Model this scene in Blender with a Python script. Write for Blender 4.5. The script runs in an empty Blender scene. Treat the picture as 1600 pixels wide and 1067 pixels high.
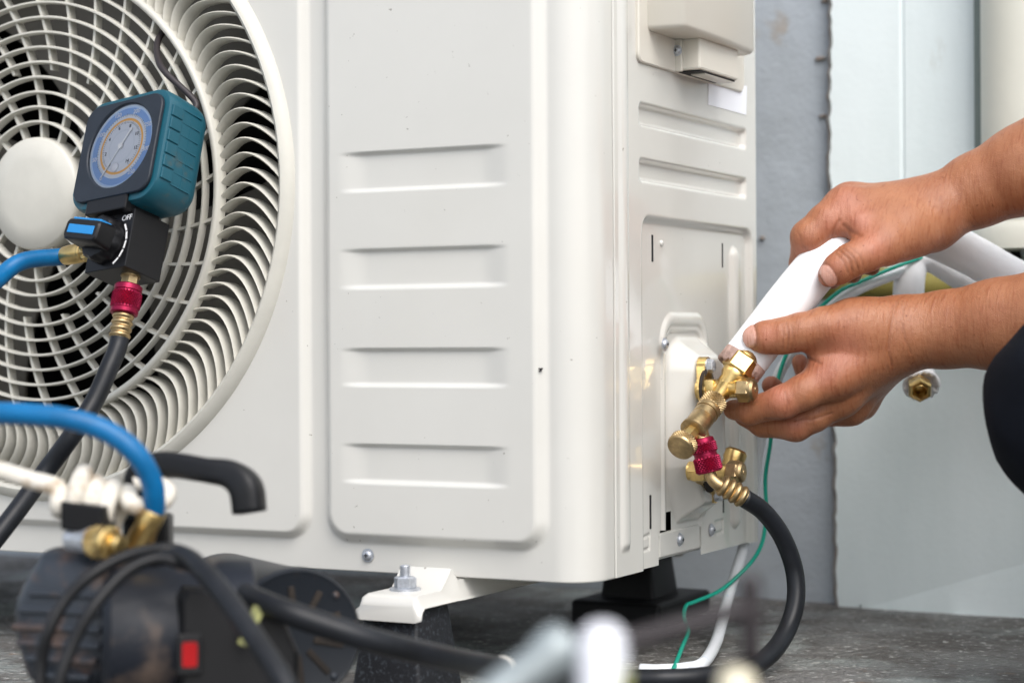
import bpy, bmesh, math, random
import numpy as np
from mathutils import Vector, Matrix
random.seed(7); np.random.seed(7)
scene = bpy.context.scene
COL = scene.collection
# ------------------------------------------------------------------ camera
TH = math.radians(27.8); ROLL = math.radians(0.33); FPX = 3100.0; DC = 1.18
fw = Vector((-math.sin(TH), math.cos(TH), 0)); rt = Vector((math.cos(TH), math.sin(TH), 0)); zz = Vector((0, 0, 1))
cr = rt*math.cos(ROLL) - zz*math.sin(ROLL); cu = zz*math.cos(ROLL) + rt*math.sin(ROLL)
CAM = -fw*DC - rt*(120/FPX*DC); CAM.z = 0.21
cam = bpy.data.cameras.new('camera'); camo = bpy.data.objects.new('camera', cam); COL.objects.link(camo)
M = Matrix((cr, cu, -fw)).transposed().to_4x4(); M.translation = CAM; camo.matrix_world = M
cam.sensor_width = 36; cam.lens = FPX*36/1600; cam.clip_start = .02; cam.clip_end = 500
cam.dof.use_dof = True; cam.dof.focus_distance = 1.275; cam.dof.aperture_fstop = 5.0
scene.camera = camo
# ------------------------------------------------------------------ sky and sun (bright overcast)
EL, AZ = math.radians(50), math.radians(132)          # azimuth clockwise from +Y
w = bpy.data.worlds.new('World'); scene.world = w; w.use_nodes = True
nt = w.node_tree; nt.nodes.clear()
sky = nt.nodes.new('ShaderNodeTexSky'); sky.sky_type = 'NISHITA'; sky.sun_disc = False
sky.sun_elevation = EL; sky.sun_rotation = AZ; sky.dust_density = 3.0; sky.ozone_density = 1.0; sky.air_density = 1.0
hs = nt.nodes.new('ShaderNodeHueSaturation'); hs.inputs['Saturation'].default_value = .5
bg = nt.nodes.new('ShaderNodeBackground'); bg.inputs['Strength'].default_value = .15
wo = nt.nodes.new('ShaderNodeOutputWorld')
nt.links.new(sky.outputs[0], hs.inputs['Color']); nt.links.new(hs.outputs[0], bg.inputs[0]); nt.links.new(bg.outputs[0], wo.inputs[0])
sun = bpy.data.lights.new('sun', 'SUN'); sun.energy = .95; sun.angle = math.radians(40); sun.color = (1, .98, .95)
so = bpy.data.objects.new('sun', sun); COL.objects.link(so)
sd = Vector((math.sin(AZ)*math.cos(EL), math.cos(AZ)*math.cos(EL), math.sin(EL)))
so.rotation_euler = (-sd).to_track_quat('-Z', 'Y').to_euler(); so.location = (2, -2, 4)
scene.view_settings.view_transform = 'Standard'; scene.view_settings.look = 'None'
scene.view_settings.exposure = 0.84; scene.view_settings.gamma = 1
scene.cycles.use_denoising = True

# ------------------------------------------------------------------ measuring helpers (rays of the survey camera onto real planes)
def ray(px, py): return fw + cr*((px-800)/FPX) + cu*((533.5-py)/FPX)
def P(px, py, dep): return CAM + ray(px, py)*dep
def F(px, py, off=0): r = ray(px, py); return CAM + r*((-off-CAM.y)/r.y)
def S(px, py, off=0): r = ray(px, py); return CAM + r*((off-CAM.x)/r.x)
def G(px, py, z=0): r = ray(px, py); return CAM + r*((z-CAM.z)/r.z)
def W(px, py, y): r = ray(px, py); return CAM + r*((y-CAM.y)/r.y)
def dep(p): return (Vector(p)-CAM).dot(fw)
def R(px, d): return px*d/FPX
X, Y, Z = Vector((1, 0, 0)), Vector((0, 1, 0)), Vector((0, 0, 1))

# ------------------------------------------------------------------ materials
def mat(name, col, rough=.5, metal=0, var=0, vs=20, bump=0, bs=200, col2=None, coat=0, dist=.0006, spec=.5, sss=0, detail=6, ramp=(.4, .62), stretch=None, trans=0, coat_r=.06):
    m = bpy.data.materials.new(name); m.use_nodes = True; t = m.node_tree; b = t.nodes['Principled BSDF']
    b.inputs['Base Color'].default_value = (*col, 1); b.inputs['Roughness'].default_value = rough; b.inputs['Metallic'].default_value = metal
    b.inputs['Specular IOR Level'].default_value = spec; b.inputs['Coat Weight'].default_value = coat; b.inputs['Coat Roughness'].default_value = coat_r
    if sss:
        b.inputs['Subsurface Weight'].default_value = sss; b.inputs['Subsurface Scale'].default_value = .004
        b.inputs['Subsurface Radius'].default_value = (1, .35, .2)
    b.inputs['Transmission Weight'].default_value = trans
    if var or bump or col2:
        tc = t.nodes.new('ShaderNodeTexCoord'); mp = t.nodes.new('ShaderNodeMapping'); t.links.new(tc.outputs['Object'], mp.inputs[0])
        if stretch: mp.inputs['Scale'].default_value = stretch
        if var or col2:
            n = t.nodes.new('ShaderNodeTexNoise'); n.inputs['Scale'].default_value = vs; n.inputs['Detail'].default_value = detail; n.inputs['Roughness'].default_value = .62
            t.links.new(mp.outputs[0], n.inputs[0])
            r = t.nodes.new('ShaderNodeValToRGB'); t.links.new(n.outputs[0], r.inputs[0])
            c2 = col2 if col2 else tuple(c*(1-var) for c in col)
            r.color_ramp.elements[0].position = ramp[0]; r.color_ramp.elements[1].position = ramp[1]
            r.color_ramp.elements[0].color = (*c2, 1); r.color_ramp.elements[1].color = (*col, 1)
            t.links.new(r.outputs[0], b.inputs['Base Color'])
        if bump:
            n2 = t.nodes.new('ShaderNodeTexNoise'); n2.inputs['Scale'].default_value = bs; n2.inputs['Detail'].default_value = 4
            t.links.new(mp.outputs[0], n2.inputs[0])
            bp = t.nodes.new('ShaderNodeBump'); bp.inputs['Strength'].default_value = bump; bp.inputs['Distance'].default_value = dist
            t.links.new(n2.outputs[0], bp.inputs['Height']); t.links.new(bp.outputs[0], b.inputs['Normal'])
    return m
MT = {}
MT['paint'] = mat('ivory_paint', (.615, .605, .565), .3, bump=.05, bs=60, coat=.5, coat_r=.1, var=.03, vs=8)
MT['side'] = mat('ivory_paint_gloss', (.615, .605, .565), .22, coat=.8, coat_r=.04, bump=.04, bs=40, var=.03, vs=8)
def specks(m, scale, lo, hi, col, amt):
    t = m.node_tree; b = t.nodes['Principled BSDF']; tc = t.nodes.new('ShaderNodeTexCoord'); lk = b.inputs['Base Color'].links[0]; src = lk.from_socket
    n = t.nodes.new('ShaderNodeTexNoise'); n.inputs['Scale'].default_value = scale; n.inputs['Detail'].default_value = 3; t.links.new(tc.outputs['Object'], n.inputs[0])
    r = t.nodes.new('ShaderNodeMapRange'); r.inputs[1].default_value = lo; r.inputs[2].default_value = hi; r.inputs[4].default_value = amt; t.links.new(n.outputs[0], r.inputs[0])
    mx = t.nodes.new('ShaderNodeMixRGB'); mx.inputs[2].default_value = (*col, 1); t.links.new(r.outputs[0], mx.inputs[0]); t.links.new(src, mx.inputs[1]); t.links.new(mx.outputs[0], b.inputs['Base Color'])
for k_ in ('paint', 'side'): specks(MT[k_], 230, .735, .77, (.16, .14, .11), .7); specks(MT[k_], 3.5, .5, .8, (.50, .475, .41), .35)
MT['plastic'] = mat('ivory_plastic', (.62, .59, .52), .35, bump=.05, bs=300)
MT['grille'] = mat('grille_plastic', (.58, .565, .505), .38, var=.06, vs=40)
MT['black'] = mat('black_void', (.01, .01, .011), .8)  # flat black, paints the shade inside holes and recesses
MT['inner'] = mat('inner_khaki', (.16, .145, .11), .6, var=.5, vs=14)  # the ivory paint inside the unit, its shade put into a khaki colour
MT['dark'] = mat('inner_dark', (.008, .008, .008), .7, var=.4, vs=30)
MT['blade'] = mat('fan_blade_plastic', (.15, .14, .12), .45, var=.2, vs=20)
MT['chrome'] = mat('zinc_steel', (.58, .61, .66), .36, .6, var=.25, vs=300)
MT['brass'] = mat('brass', (.78, .56, .23), .30, 1, var=.28, vs=90, bump=.12, bs=500, dist=.0003)
MT['brass_old'] = mat('aged_brass', (.52, .38, .20), .40, 1, var=.35, vs=160, bump=.15, bs=700, dist=.0003)
MT['copper'] = mat('copper', (.55, .24, .12), .35, 1, var=.3, vs=80)
MT['red'] = mat('red_anodised', (.32, .012, .055), .34, .75, var=.25, vs=200)
MT['rubber'] = mat('black_rubber', (.009, .0095, .011), .45, spec=.3, bump=.25, bs=250, var=.3, vs=60, dist=.0004)
MT['rubber_dusty'] = mat('dusty_black_rubber', (.014, .015, .018), .5, col2=(.045, .052, .062), ramp=(.36, .46), vs=420, spec=.3, bump=.3, bs=300)
MT['hose'] = mat('black_hose', (.007, .008, .010), .42, bump=.12, bs=300, col2=(.012, .014, .018), vs=40, dist=.0003, spec=.3)
MT['tealhose'] = MT['hose']
MT['blue'] = mat('blue_hose', (.001, .13, .33), .4, spec=.35, var=.2, vs=50, bump=.08, bs=300)
MT['teal'] = mat('teal_rubber_boot', (.003, .075, .11), .45, col2=(.05, .075, .075), ramp=(.27, .40), vs=70, bump=.25, bs=200)
MT['bezel'] = mat('slate_bezel', (.020, .026, .036), .45, spec=.25, bump=.08, bs=500, var=.15, vs=60)
MT['blackmetal'] = mat('black_anodised', (.006, .006, .007), .38, bump=.08, bs=400, col2=(.03, .03, .03), ramp=(.2, .32), vs=160, spec=.3)
MT['hook'] = mat('hook_steel', (.03, .024, .026), .5, .2)
MT['white'] = mat('white_print', (.85, .85, .85), .5)
MT['bluepl'] = mat('blue_insert', (.01, .22, .55), .35)
MT['foam'] = mat('white_foam_sleeve', (.89, .90, .92), .55, bump=.45, bs=70, var=.05, vs=30, dist=.0014)
MT['foam_in'] = mat('foam_cut_end', (.62, .42, .36), .7, bump=.5, bs=300, var=.35, vs=150, dist=.002)
MT['green'] = mat('green_wire', (.0, .36, .25), .4)
MT['cable'] = mat('white_cable', (.72, .75, .78), .4, col2=(.40, .55, .70), ramp=(.28, .36), vs=160)
MT['pump'] = mat('pump_navy', (.008, .011, .016), .42, spec=.35, col2=(.045, .03, .022), ramp=(.34, .46), vs=26, bump=.2, bs=120)
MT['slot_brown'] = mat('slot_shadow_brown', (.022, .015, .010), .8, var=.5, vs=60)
MT['pump_worn'] = mat('pump_worn_metal', (.010, .013, .020), .48, spec=.35, col2=(.11, .082, .066), ramp=(.34, .46), vs=16, bump=.25, bs=120)
MT['pump_rib'] = mat('pump_rib_metal', (.022, .028, .038), .42, spec=.5, col2=(.09, .055, .04), ramp=(.36, .50), vs=40, bump=.25, bs=120)
MT['redsw'] = mat('red_switch', (.45, .008, .011), .3)
MT['rope'] = mat('white_cord', (.72, .68, .60), .65, col2=(.42, .30, .18), ramp=(.30, .45), vs=60, bump=.3, bs=400)
MT['cream'] = mat('cream_pvc', (.66, .66, .58), .4, var=.08, vs=6)
MT['strip'] = mat('grey_green_strip', (.16, .20, .19), .6)
MT['olive'] = mat('olive_pipe', (.26, .22, .05), .5, var=.3, vs=30)
MT['cloth'] = mat('navy_cloth', (.005, .0065, .011), .85, spec=.12, bump=.4, bs=900, var=.3, vs=20)
MT['shirt'] = mat('light_shirt', (.62, .65, .68), .85, bump=.4, bs=900, var=.2, vs=20)  # unseen shirt, made pale to bounce light onto wall and pipes
MT['hair'] = mat('black_hair', (.012, .01, .009), .5, bump=.6, bs=300)
MT['sticker'] = mat('white_sticker', (.84, .86, .92), .4)
MT['grey_tube'] = mat('grey_metal_tube', (.30, .34, .35), .4, .3, var=.2, vs=60)
MT['yellow'] = mat('yellow_band', (.42, .43, .16), .6, var=.6, vs=90)
MT['canvas'] = mat('black_canvas', (.02, .02, .024), .85, bump=.5, bs=600)
MT['whitepl'] = mat('white_plastic', (.78, .79, .84), .35)
MT['creampl'] = mat('cream_plastic', (.70, .64, .48), .4)

def noise_mix(t, tc, scale, detail, lo, hi, stretch=None):
    n = t.nodes.new('ShaderNodeTexNoise'); n.inputs['Scale'].default_value = scale; n.inputs['Detail'].default_value = detail; n.inputs['Roughness'].default_value = .65
    if stretch:
        mp = t.nodes.new('ShaderNodeMapping'); mp.inputs['Scale'].default_value = stretch; t.links.new(tc.outputs['Object'], mp.inputs[0]); t.links.new(mp.outputs[0], n.inputs[0])
    else: t.links.new(tc.outputs['Object'], n.inputs[0])
    r = t.nodes.new('ShaderNodeMapRange'); r.inputs[1].default_value = lo; r.inputs[2].default_value = hi; t.links.new(n.outputs[0], r.inputs[0]); return r.outputs[0], n.outputs[0]
def layered(name, cols, specs, rough, bumps):
    m = bpy.data.materials.new(name); m.use_nodes = True; t = m.node_tree; b = t.nodes['Principled BSDF']; tc = t.nodes.new('ShaderNodeTexCoord')
    prev = t.nodes.new('ShaderNodeRGB').outputs[0]; prev.default_value = (*cols[0], 1)
    for c, sp in zip(cols[1:], specs):
        f, _ = noise_mix(t, tc, *sp); mx = t.nodes.new('ShaderNodeMixRGB'); t.links.new(f, mx.inputs[0]); t.links.new(prev, mx.inputs[1]); mx.inputs[2].default_value = (*c, 1); prev = mx.outputs[0]
    t.links.new(prev, b.inputs['Base Color']); b.inputs['Roughness'].default_value = rough
    last = None
    for sc_, st, di in bumps:
        n = t.nodes.new('ShaderNodeTexNoise'); n.inputs['Scale'].default_value = sc_; n.inputs['Detail'].default_value = 8; t.links.new(tc.outputs['Object'], n.inputs[0])
        bp = t.nodes.new('ShaderNodeBump'); bp.inputs['Strength'].default_value = st; bp.inputs['Distance'].default_value = di; t.links.new(n.outputs[0], bp.inputs['Height'])
        if last: t.links.new(last, bp.inputs['Normal'])
        last = bp.outputs[0]
    t.links.new(last, b.inputs['Normal']); return m
MT['ground'] = layered('rough_concrete', [(.20, .195, .185), (.11, .10, .09), (.36, .40, .385), (.60, .59, .56), (.24, .17, .12)],
    [(11, 8, .40, .58), (6, 8, .50, .64), (150, 4, .58, .68), (28, 6, .62, .72)], .8, [(35, .6, .02), (180, 1.0, .008)])
def damp(m):
    t = m.node_tree; b = t.nodes['Principled BSDF']; tc = t.nodes.new('ShaderNodeTexCoord'); f, _ = noise_mix(t, tc, 7, 8, .40, .62); r = t.nodes.new('ShaderNodeMapRange'); r.inputs[3].default_value = .38; r.inputs[4].default_value = .9; t.links.new(f, r.inputs[0]); t.links.new(r.outputs[0], b.inputs['Roughness'])
damp(MT['ground'])
MT['grey_wall'] = layered('grey_render', [(.46, .505, .55), (.38, .415, .445), (.38, .35, .32)], [(7, 8, .45, .7), (16, 8, .64, .74)], .85, [(60, .25, .004), (300, .3, .0015)])
MT['white_wall'] = layered('white_wash', [(.82, .90, .905), (.72, .81, .81), (.64, .68, .65)], [(6, 8, .42, .66, (1, 1, .22)), (24, 8, .62, .74, (1, 1, .35))], .7, [(30, .14, .004), (220, .2, .001)])
MT['plaster_edge'] = mat('broken_plaster', (.30, .24, .20), .9, col2=(.42, .39, .36), vs=60, bump=.8, bs=150, dist=.003)

# ------------------------------------------------------------------ mesh helpers
def obj(name, V, Fc, m, parent=None, smooth=True, loc=None, local=False, auto=None):
    me = bpy.data.meshes.new(name); me.from_pydata([tuple(v) for v in V], [], [tuple(f) for f in Fc]); me.update()
    if m: me.materials.append(MT[m] if isinstance(m, str) else m)
    o = bpy.data.objects.new(name, me); COL.objects.link(o)
    if smooth:
        me.polygons.foreach_set('use_smooth', [True]*len(me.polygons))
        if auto: me.set_sharp_from_angle(angle=math.radians(auto))
    attach(o, parent); return o
def attach(o, parent):
    if parent is None: return
    o.parent = parent
    chain = Matrix(); p = parent; ms = []
    while p is not None: ms.append(p.matrix_parent_inverse @ p.matrix_basis if p.parent else p.matrix_basis.copy()); p = p.parent
    for mm in reversed(ms): chain = chain @ mm
    o.matrix_parent_inverse = chain.inverted()
def thing(name, label, cat, loc, group=None):
    o = bpy.data.objects.new(name, None); COL.objects.link(o); o.location = loc; o.empty_display_size = .05
    return tag(o, label, cat, group)
def tag(o, label=None, cat=None, group=None, kind=None):
    if label: o['label'] = label
    if cat: o['category'] = cat
    if group: o['group'] = group
    if kind: o['kind'] = kind
    return o
def join(parts):
    V, Q = [], []
    for v, f in parts:
        n = len(V); V += [tuple(a) for a in v]; Q += [tuple(i+n for i in g) for g in f]
    return V, Q
def frame(axis, up=None):
    a = Vector(axis).normalized(); u = Vector(up) if up else (Z if abs(a.z) < .9 else X)
    u = (u - a*u.dot(a)).normalized(); return a, u, a.cross(u)
def lathe(p0, axis, prof, seg=32, up=None, fn=None, sides=None):
    """prof: list of (distance along axis, radius). fn(theta, s, r)->r. sides: polygon (hex) count."""
    p0 = Vector(p0); a, u, v = frame(axis, up); V, Q = [], []
    if sides: seg = sides
    for s, r in prof:
        for k in range(seg):
            th = 2*math.pi*k/seg; rr = fn(th, s, r) if fn else r
            V.append(p0 + a*s + (u*math.cos(th) + v*math.sin(th))*rr)
    for i in range(len(prof)-1):
        for k in range(seg):
            k2 = (k+1) % seg; Q.append((i*seg+k, i*seg+k2, (i+1)*seg+k2, (i+1)*seg+k))
    Q.append(tuple(range(seg-1, -1, -1))); Q.append(tuple((len(prof)-1)*seg+k for k in range(seg)))
    return V, Q
def knurl(p0, axis, L, r, n=30, rows=8, amp=.05, bev=.08):
    """cylinder covered in small raised diamonds, bevelled ends"""
    n = max(10, int(n*.8)); dt = 2*math.pi/n; rows = max(2, int(round(L/(r*dt*.62)))); h = L*.9/rows
    a, u, v = frame(axis); p0 = Vector(p0); V, Q = [], []
    pt = lambda s, th, q: p0+a*s+(u*math.cos(th)+v*math.sin(th))*q
    ri = r*(1-amp*1.6)
    def add(*ps): b = len(V); V.extend(ps); return b
    for j in range(rows+1):
        for k in range(n):
            th = k*dt+(j % 2)*dt/2; s = L*.05+h*j
            if j <= rows-2:                                   # full diamond
                b = add(pt(s, th, ri), pt(s+h, th+dt/2, ri), pt(s+2*h, th, ri), pt(s+h, th-dt/2, ri), pt(s+h, th, r*(1+amp)))
                Q += [(b, b+1, b+4), (b+1, b+2, b+4), (b+2, b+3, b+4), (b+3, b, b+4)]
            if j == 0: b = add(pt(s, th, ri), pt(s, th+dt, ri), pt(s+h, th+dt/2, ri)); Q.append((b, b+1, b+2))
            if j == rows: b = add(pt(s, th, ri), pt(s, th+dt, ri), pt(s-h, th+dt/2, ri)); Q.append((b+1, b, b+2))
    lo, hi = lathe(p0, axis, [(0, r*(1-bev)*.97), (L*.05, ri)], n*2), lathe(p0+a*L*.95, axis, [(0, ri), (L*.05, r*(1-bev)*.97)], n*2)
    return join([(V, Q), lo, hi])
def spline(pts, n=10):
    p = [Vector(q[:3]) for q in pts]; out = []
    ext = [p[0]*2-p[1]] + p + [p[-1]*2-p[-2]]
    for i in range(1, len(ext)-2):
        a, b, c, d = ext[i-1:i+3]
        for k in range(n):
            t = k/n
            out.append(.5*((2*b)+(c-a)*t+(2*a-5*b+4*c-d)*t*t+(3*b-a-3*c+d)*t**3))
    out.append(p[-1]); return out
def tube(pts, r, seg=14, n=10, up=None, prof=None, cap=True, raw=False):
    """pts smoothed by a spline; r number or list per control point; prof superellipse exponent"""
    c = list(pts) if raw else spline(pts, n); m = len(c)
    if isinstance(r, (list, tuple)):
        rs = [r[min(int(i/n), len(r)-2)] + (r[min(int(i/n)+1, len(r)-1)]-r[min(int(i/n), len(r)-2)])*((i % n)/n if i < m-1 else 1) for i in range(m)]
    else: rs = [r]*m
    V, Q = [], []; t0 = (c[1]-c[0]).normalized(); _, u, _ = frame(t0, up)
    for i in range(m):
        t = (c[min(i+1, m-1)]-c[max(i-1, 0)]).normalized()
        u = (u - t*u.dot(t)).normalized(); v = t.cross(u)
        for k in range(seg):
            th = 2*math.pi*k/seg; cx, sx = math.cos(th), math.sin(th)
            if prof: f = (abs(cx)**prof+abs(sx)**prof)**(-1/prof); cx, sx = cx*f, sx*f
            V.append(c[i]+(u*cx+v*sx)*rs[i])
    for i in range(m-1):
        for k in range(seg):
            k2 = (k+1) % seg; Q.append((i*seg+k, i*seg+k2, (i+1)*seg+k2, (i+1)*seg+k))
    if cap: Q.append(tuple(range(seg-1, -1, -1))); Q.append(tuple((m-1)*seg+k for k in range(seg)))
    return V, Q
def bbox(c, hx, hy, hz, ax=X, ay=Y, az=Z, bev=0, seg=2):
    bm = bmesh.new(); bmesh.ops.create_cube(bm, size=2)
    for v in bm.verts: v.co = Vector((v.co.x*hx, v.co.y*hy, v.co.z*hz))
    if bev: bmesh.ops.bevel(bm, geom=bm.edges[:], offset=bev, segments=seg, affect='EDGES', profile=.5)
    bm.verts.ensure_lookup_table(); c = Vector(c)
    V = [c+ax*v.co.x+ay*v.co.y+az*v.co.z for v in bm.verts]; Q = [tuple(v.index for v in f.verts) for f in bm.faces]; bm.free(); return V, Q
def rrect(hw, hh, r, n=8):
    out = []
    for cx, cy, a0 in ((hw-r, hh-r, 0), (-hw+r, hh-r, 90), (-hw+r, -hh+r, 180), (hw-r, -hh+r, 270)):
        for k in range(n+1):
            a = math.radians(a0+90*k/n); out.append((cx+r*math.cos(a), cy+r*math.sin(a)))
    return out
def loft(loops):
    """list of loops of 3D points, same count; closed with caps"""
    n = len(loops[0]); V = [p for l in loops for p in l]; Q = []
    for i in range(len(loops)-1):
        for k in range(n): k2 = (k+1) % n; Q.append((i*n+k, i*n+k2, (i+1)*n+k2, (i+1)*n+k))
    Q.append(tuple(range(n-1, -1, -1))); Q.append(tuple((len(loops)-1)*n+k for k in range(n))); return V, Q
def sstep(x): x = np.clip(x, 0, 1); return x*x*(3-2*x)
def sdrr(x, y, x0, x1, y0, y1, r):
    qx = np.abs(x-(x0+x1)/2)-((x1-x0)/2-r); qy = np.abs(y-(y0+y1)/2)-((y1-y0)/2-r)
    return np.minimum(np.maximum(qx, qy), 0)+np.hypot(np.maximum(qx, 0), np.maximum(qy, 0))-r
def sdseg(x, y, a, b):
    ax, ay = a; bx, by = b; t = np.clip(((x-ax)*(bx-ax)+(y-ay)*(by-ay))/((bx-ax)**2+(by-ay)**2), 0, 1)
    return np.hypot(x-ax-t*(bx-ax), y-ay-t*(by-ay))
def grid_faces(nu, nv, keep=None):
    i = np.arange((nu-1)*(nv-1)); a = (i//(nv-1))*nv+i % (nv-1)
    f = np.stack([a, a+nv, a+nv+1, a+1], 1)
    return f[keep] if keep is not None else f
def np_obj(name, V, Q, m, parent=None):
    me = bpy.data.meshes.new(name); V = np.asarray(V, dtype=np.float32); Q = np.asarray(Q, dtype=np.int32)
    used = np.zeros(len(V), bool); used[Q.ravel()] = True; mp = np.cumsum(used)-1; V = V[used]; Q = mp[Q]
    me.vertices.add(len(V)); me.vertices.foreach_set('co', V.ravel())
    me.loops.add(Q.size); me.loops.foreach_set('vertex_index', Q.ravel().astype(np.int32))
    me.polygons.add(len(Q)); me.polygons.foreach_set('loop_start', np.arange(0, Q.size, Q.shape[1], dtype=np.int32))
    me.polygons.foreach_set('use_smooth', np.ones(len(Q), bool)); me.update(calc_edges=True); me.validate()
    me.materials.append(MT[m] if isinstance(m, str) else m)
    o = bpy.data.objects.new(name, me); COL.objects.link(o); attach(o, parent); return o
def screw(c, axis, r, parent, name='screw', m='chrome', hexhead=False):
    """pan-head screw with washer and a cross recess"""
    p = [lathe(c, axis, [(0, r*1.25), (r*.12, r*1.25), (r*.14, r*.9), (r*.14, r*.92)], 20)]
    if hexhead: p.append(lathe(Vector(c)+Vector(axis).normalized()*r*.14, axis, [(0, r), (r*.7, r), (r*.85, r*.85)], sides=6))
    else: p.append(lathe(Vector(c)+Vector(axis).normalized()*r*.14, axis, [(0, r*.95), (r*.25, r*.9), (r*.5, r*.65), (r*.58, r*.3)], 20))
    a, u, v = frame(axis); q = Vector(c)+a*r*(.7 if not hexhead else 1.0)
    o = obj(name, *join(p), m, parent, True, auto=35)
    obj('cross_recess', *join([bbox(q, r*.4, r*.1, r*.05, u, v, a), bbox(q, r*.1, r*.4, r*.051, u, v, a)]), 'black', o, False)
    return o
# ------------------------------------------------------------------ the setting: ground and walls
def ground():
    n = 150; a = np.linspace(-1, 1, n); gx = np.sign(a)*(np.abs(a)**3)*60+.2*a; 
    XX, YY = np.meshgrid(gx+.1, gx*1.0+.1, indexing='ij')
    ZZ = -.0012+.0010*np.sin(XX*23)*np.cos(YY*19)
    V = np.stack([XX, YY, ZZ], -1).reshape(-1, 3)
    o = np_obj('ground', V, grid_faces(n, n), 'ground'); tag(o, kind='structure')
ground()
WY = .447
WX = W(1302, 700, WY).x
def walls():
    o = obj('grey_wall', *bbox((-1.2+WX/2, WY+.075, 1.25), 1.2+WX/2+.03, .06, 1.253, bev=.002), 'grey_wall', None, False)
    tag(o, 'grey rendered concrete wall directly behind the air conditioner', 'wall')
    # white wall slab: jagged broken left edge
    zs = np.linspace(-.003, 2.5, 420); rnd = np.random.RandomState(3)
    e = np.cumsum(rnd.randn(420))*.0003; e -= np.linspace(e[0], e[-1], 420); e = np.clip(e, -.006, .006)+rnd.randn(420)*.0006
    cols = [WX, WX+.003]; joint = W(1410, 200, WY).x
    V, Q = [], []; xr = 1.6
    prof = lambda i: [(WX+e[i]-.002, WY+.03), (WX+e[i]-.001, WY+.004), (WX+e[i]+.003, WY), (joint-.0025, WY), (joint, WY+(.0012 if zs[i] > .22 else 0.00001)), (joint+.0025, WY), (xr, WY), (xr, WY+.1)]
    for i in range(420): V += [(x, y, zs[i]) for x, y in prof(i)]
    k = 8
    for i in range(419):
        for j in range(k-1): Q.append((i*k+j, i*k+j+1, (i+1)*k+j+1, (i+1)*k+j))
    Q.append(tuple(419*k+j for j in range(k)))
    o = obj('white_wall', V, Q, 'white_wall', None, False); o.data.materials.append(MT['plaster_edge'])
    for p in o.data.polygons:
        if p.index % 7 in (0, 1) and p.index < 419*7: p.material_index = 1
    tag(o, 'whitewashed wall with a crumbling left edge behind the hands', 'wall')
    # patches of broken plaster clinging beside the edge
    for q, (px, py, sx, sz) in enumerate([(1283, 92, 9, 3.5), (1287, 182, 8, 3), (1290, 2, 6, 4), (1192, 372, 4, 3)]):
        c = W(px, py, WY+.0149); n = 14; rr = random.Random(q)
        ring = [(math.cos(6.283*k/n)*(1+rr.uniform(-.3, .3)), math.sin(6.283*k/n)*(1+rr.uniform(-.3, .3))) for k in range(n)]
        L = [[c+X*(x*R(sx, 1.6)*s)+Z*(z*R(sz, 1.6)*s)-Y*d for x, z in ring] for s, d in ((1, 0), (.9, .0022), (.5, .003))]
        obj('plaster_patch', *loft(L), 'plaster_edge', o, True)
    # low sloping plaster fillet at the foot of the wall
    pts = [W(1345, 938, WY), W(1460, 905, WY), W(1600, 866, WY), W(1800, 815, WY)]
    L = []
    for p in spline(pts, 6): L.append([Vector((p.x, WY+.002, p.z)), Vector((p.x, WY-.0008, p.z-.010)), Vector((p.x, WY-.0022, p.z-.03)), Vector((p.x, WY-.006, -.003)), Vector((p.x, WY+.002, -.003))])
    obj('plaster_fillet', *loft(L), 'white_wall', o, True, auto=50)
walls()
def downpipe():
    x0 = W(1537, 200, WY).x; r = .036; cx = x0+r+.004; cy = WY-.02
    t = thing('downpipe', 'cream plastic downpipe on the white wall at the right edge', 'pipe', (cx, cy, .3))
    zb = W(1580, 383, cy).z
    obj('pipe', *lathe((cx, cy, zb), Z, [(0, r), (2.0, r)], 40), 'cream', t, True, auto=40)
    obj('collar', *lathe((cx, cy, zb-.004), Z, [(0, r*1.0), (0, r*1.16), (.014, r*1.16), (.02, r*1.02)], 40), 'cream', t, True, auto=40)
    obj('back_strip', *bbox((x0+.0015, WY-.008, zb+1.0), .0035, .012, .99), 'strip', t, False)
    el = [Vector((cx+.01, cy, zb)), Vector((cx+.03, cy, zb-.01)), Vector((cx+.045, cy, zb-.04)), Vector((cx+.045, cy, zb-.2)), Vector((cx+.045, cy, .002))]
    obj('elbow', *tube(el, .014, 20), 'cream', t)
    c = W(1572, 402, WY-.0015)
    obj('drain_hole', *lathe(c, -Y, [(0, .011), (.002, .012), (.0021, .001)], 24), 'black', t)
    o = obj('olive_conduit', *tube([W(1260, 440, WY-.02), W(1400, 446, WY-.02), W(1620, 452, WY-.02), W(1800, 455, WY-.018)], .014, 20), 'olive')
    tag(o, 'olive conduit pipe running along the wall behind the white pipes', 'pipe')
downpipe()

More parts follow.
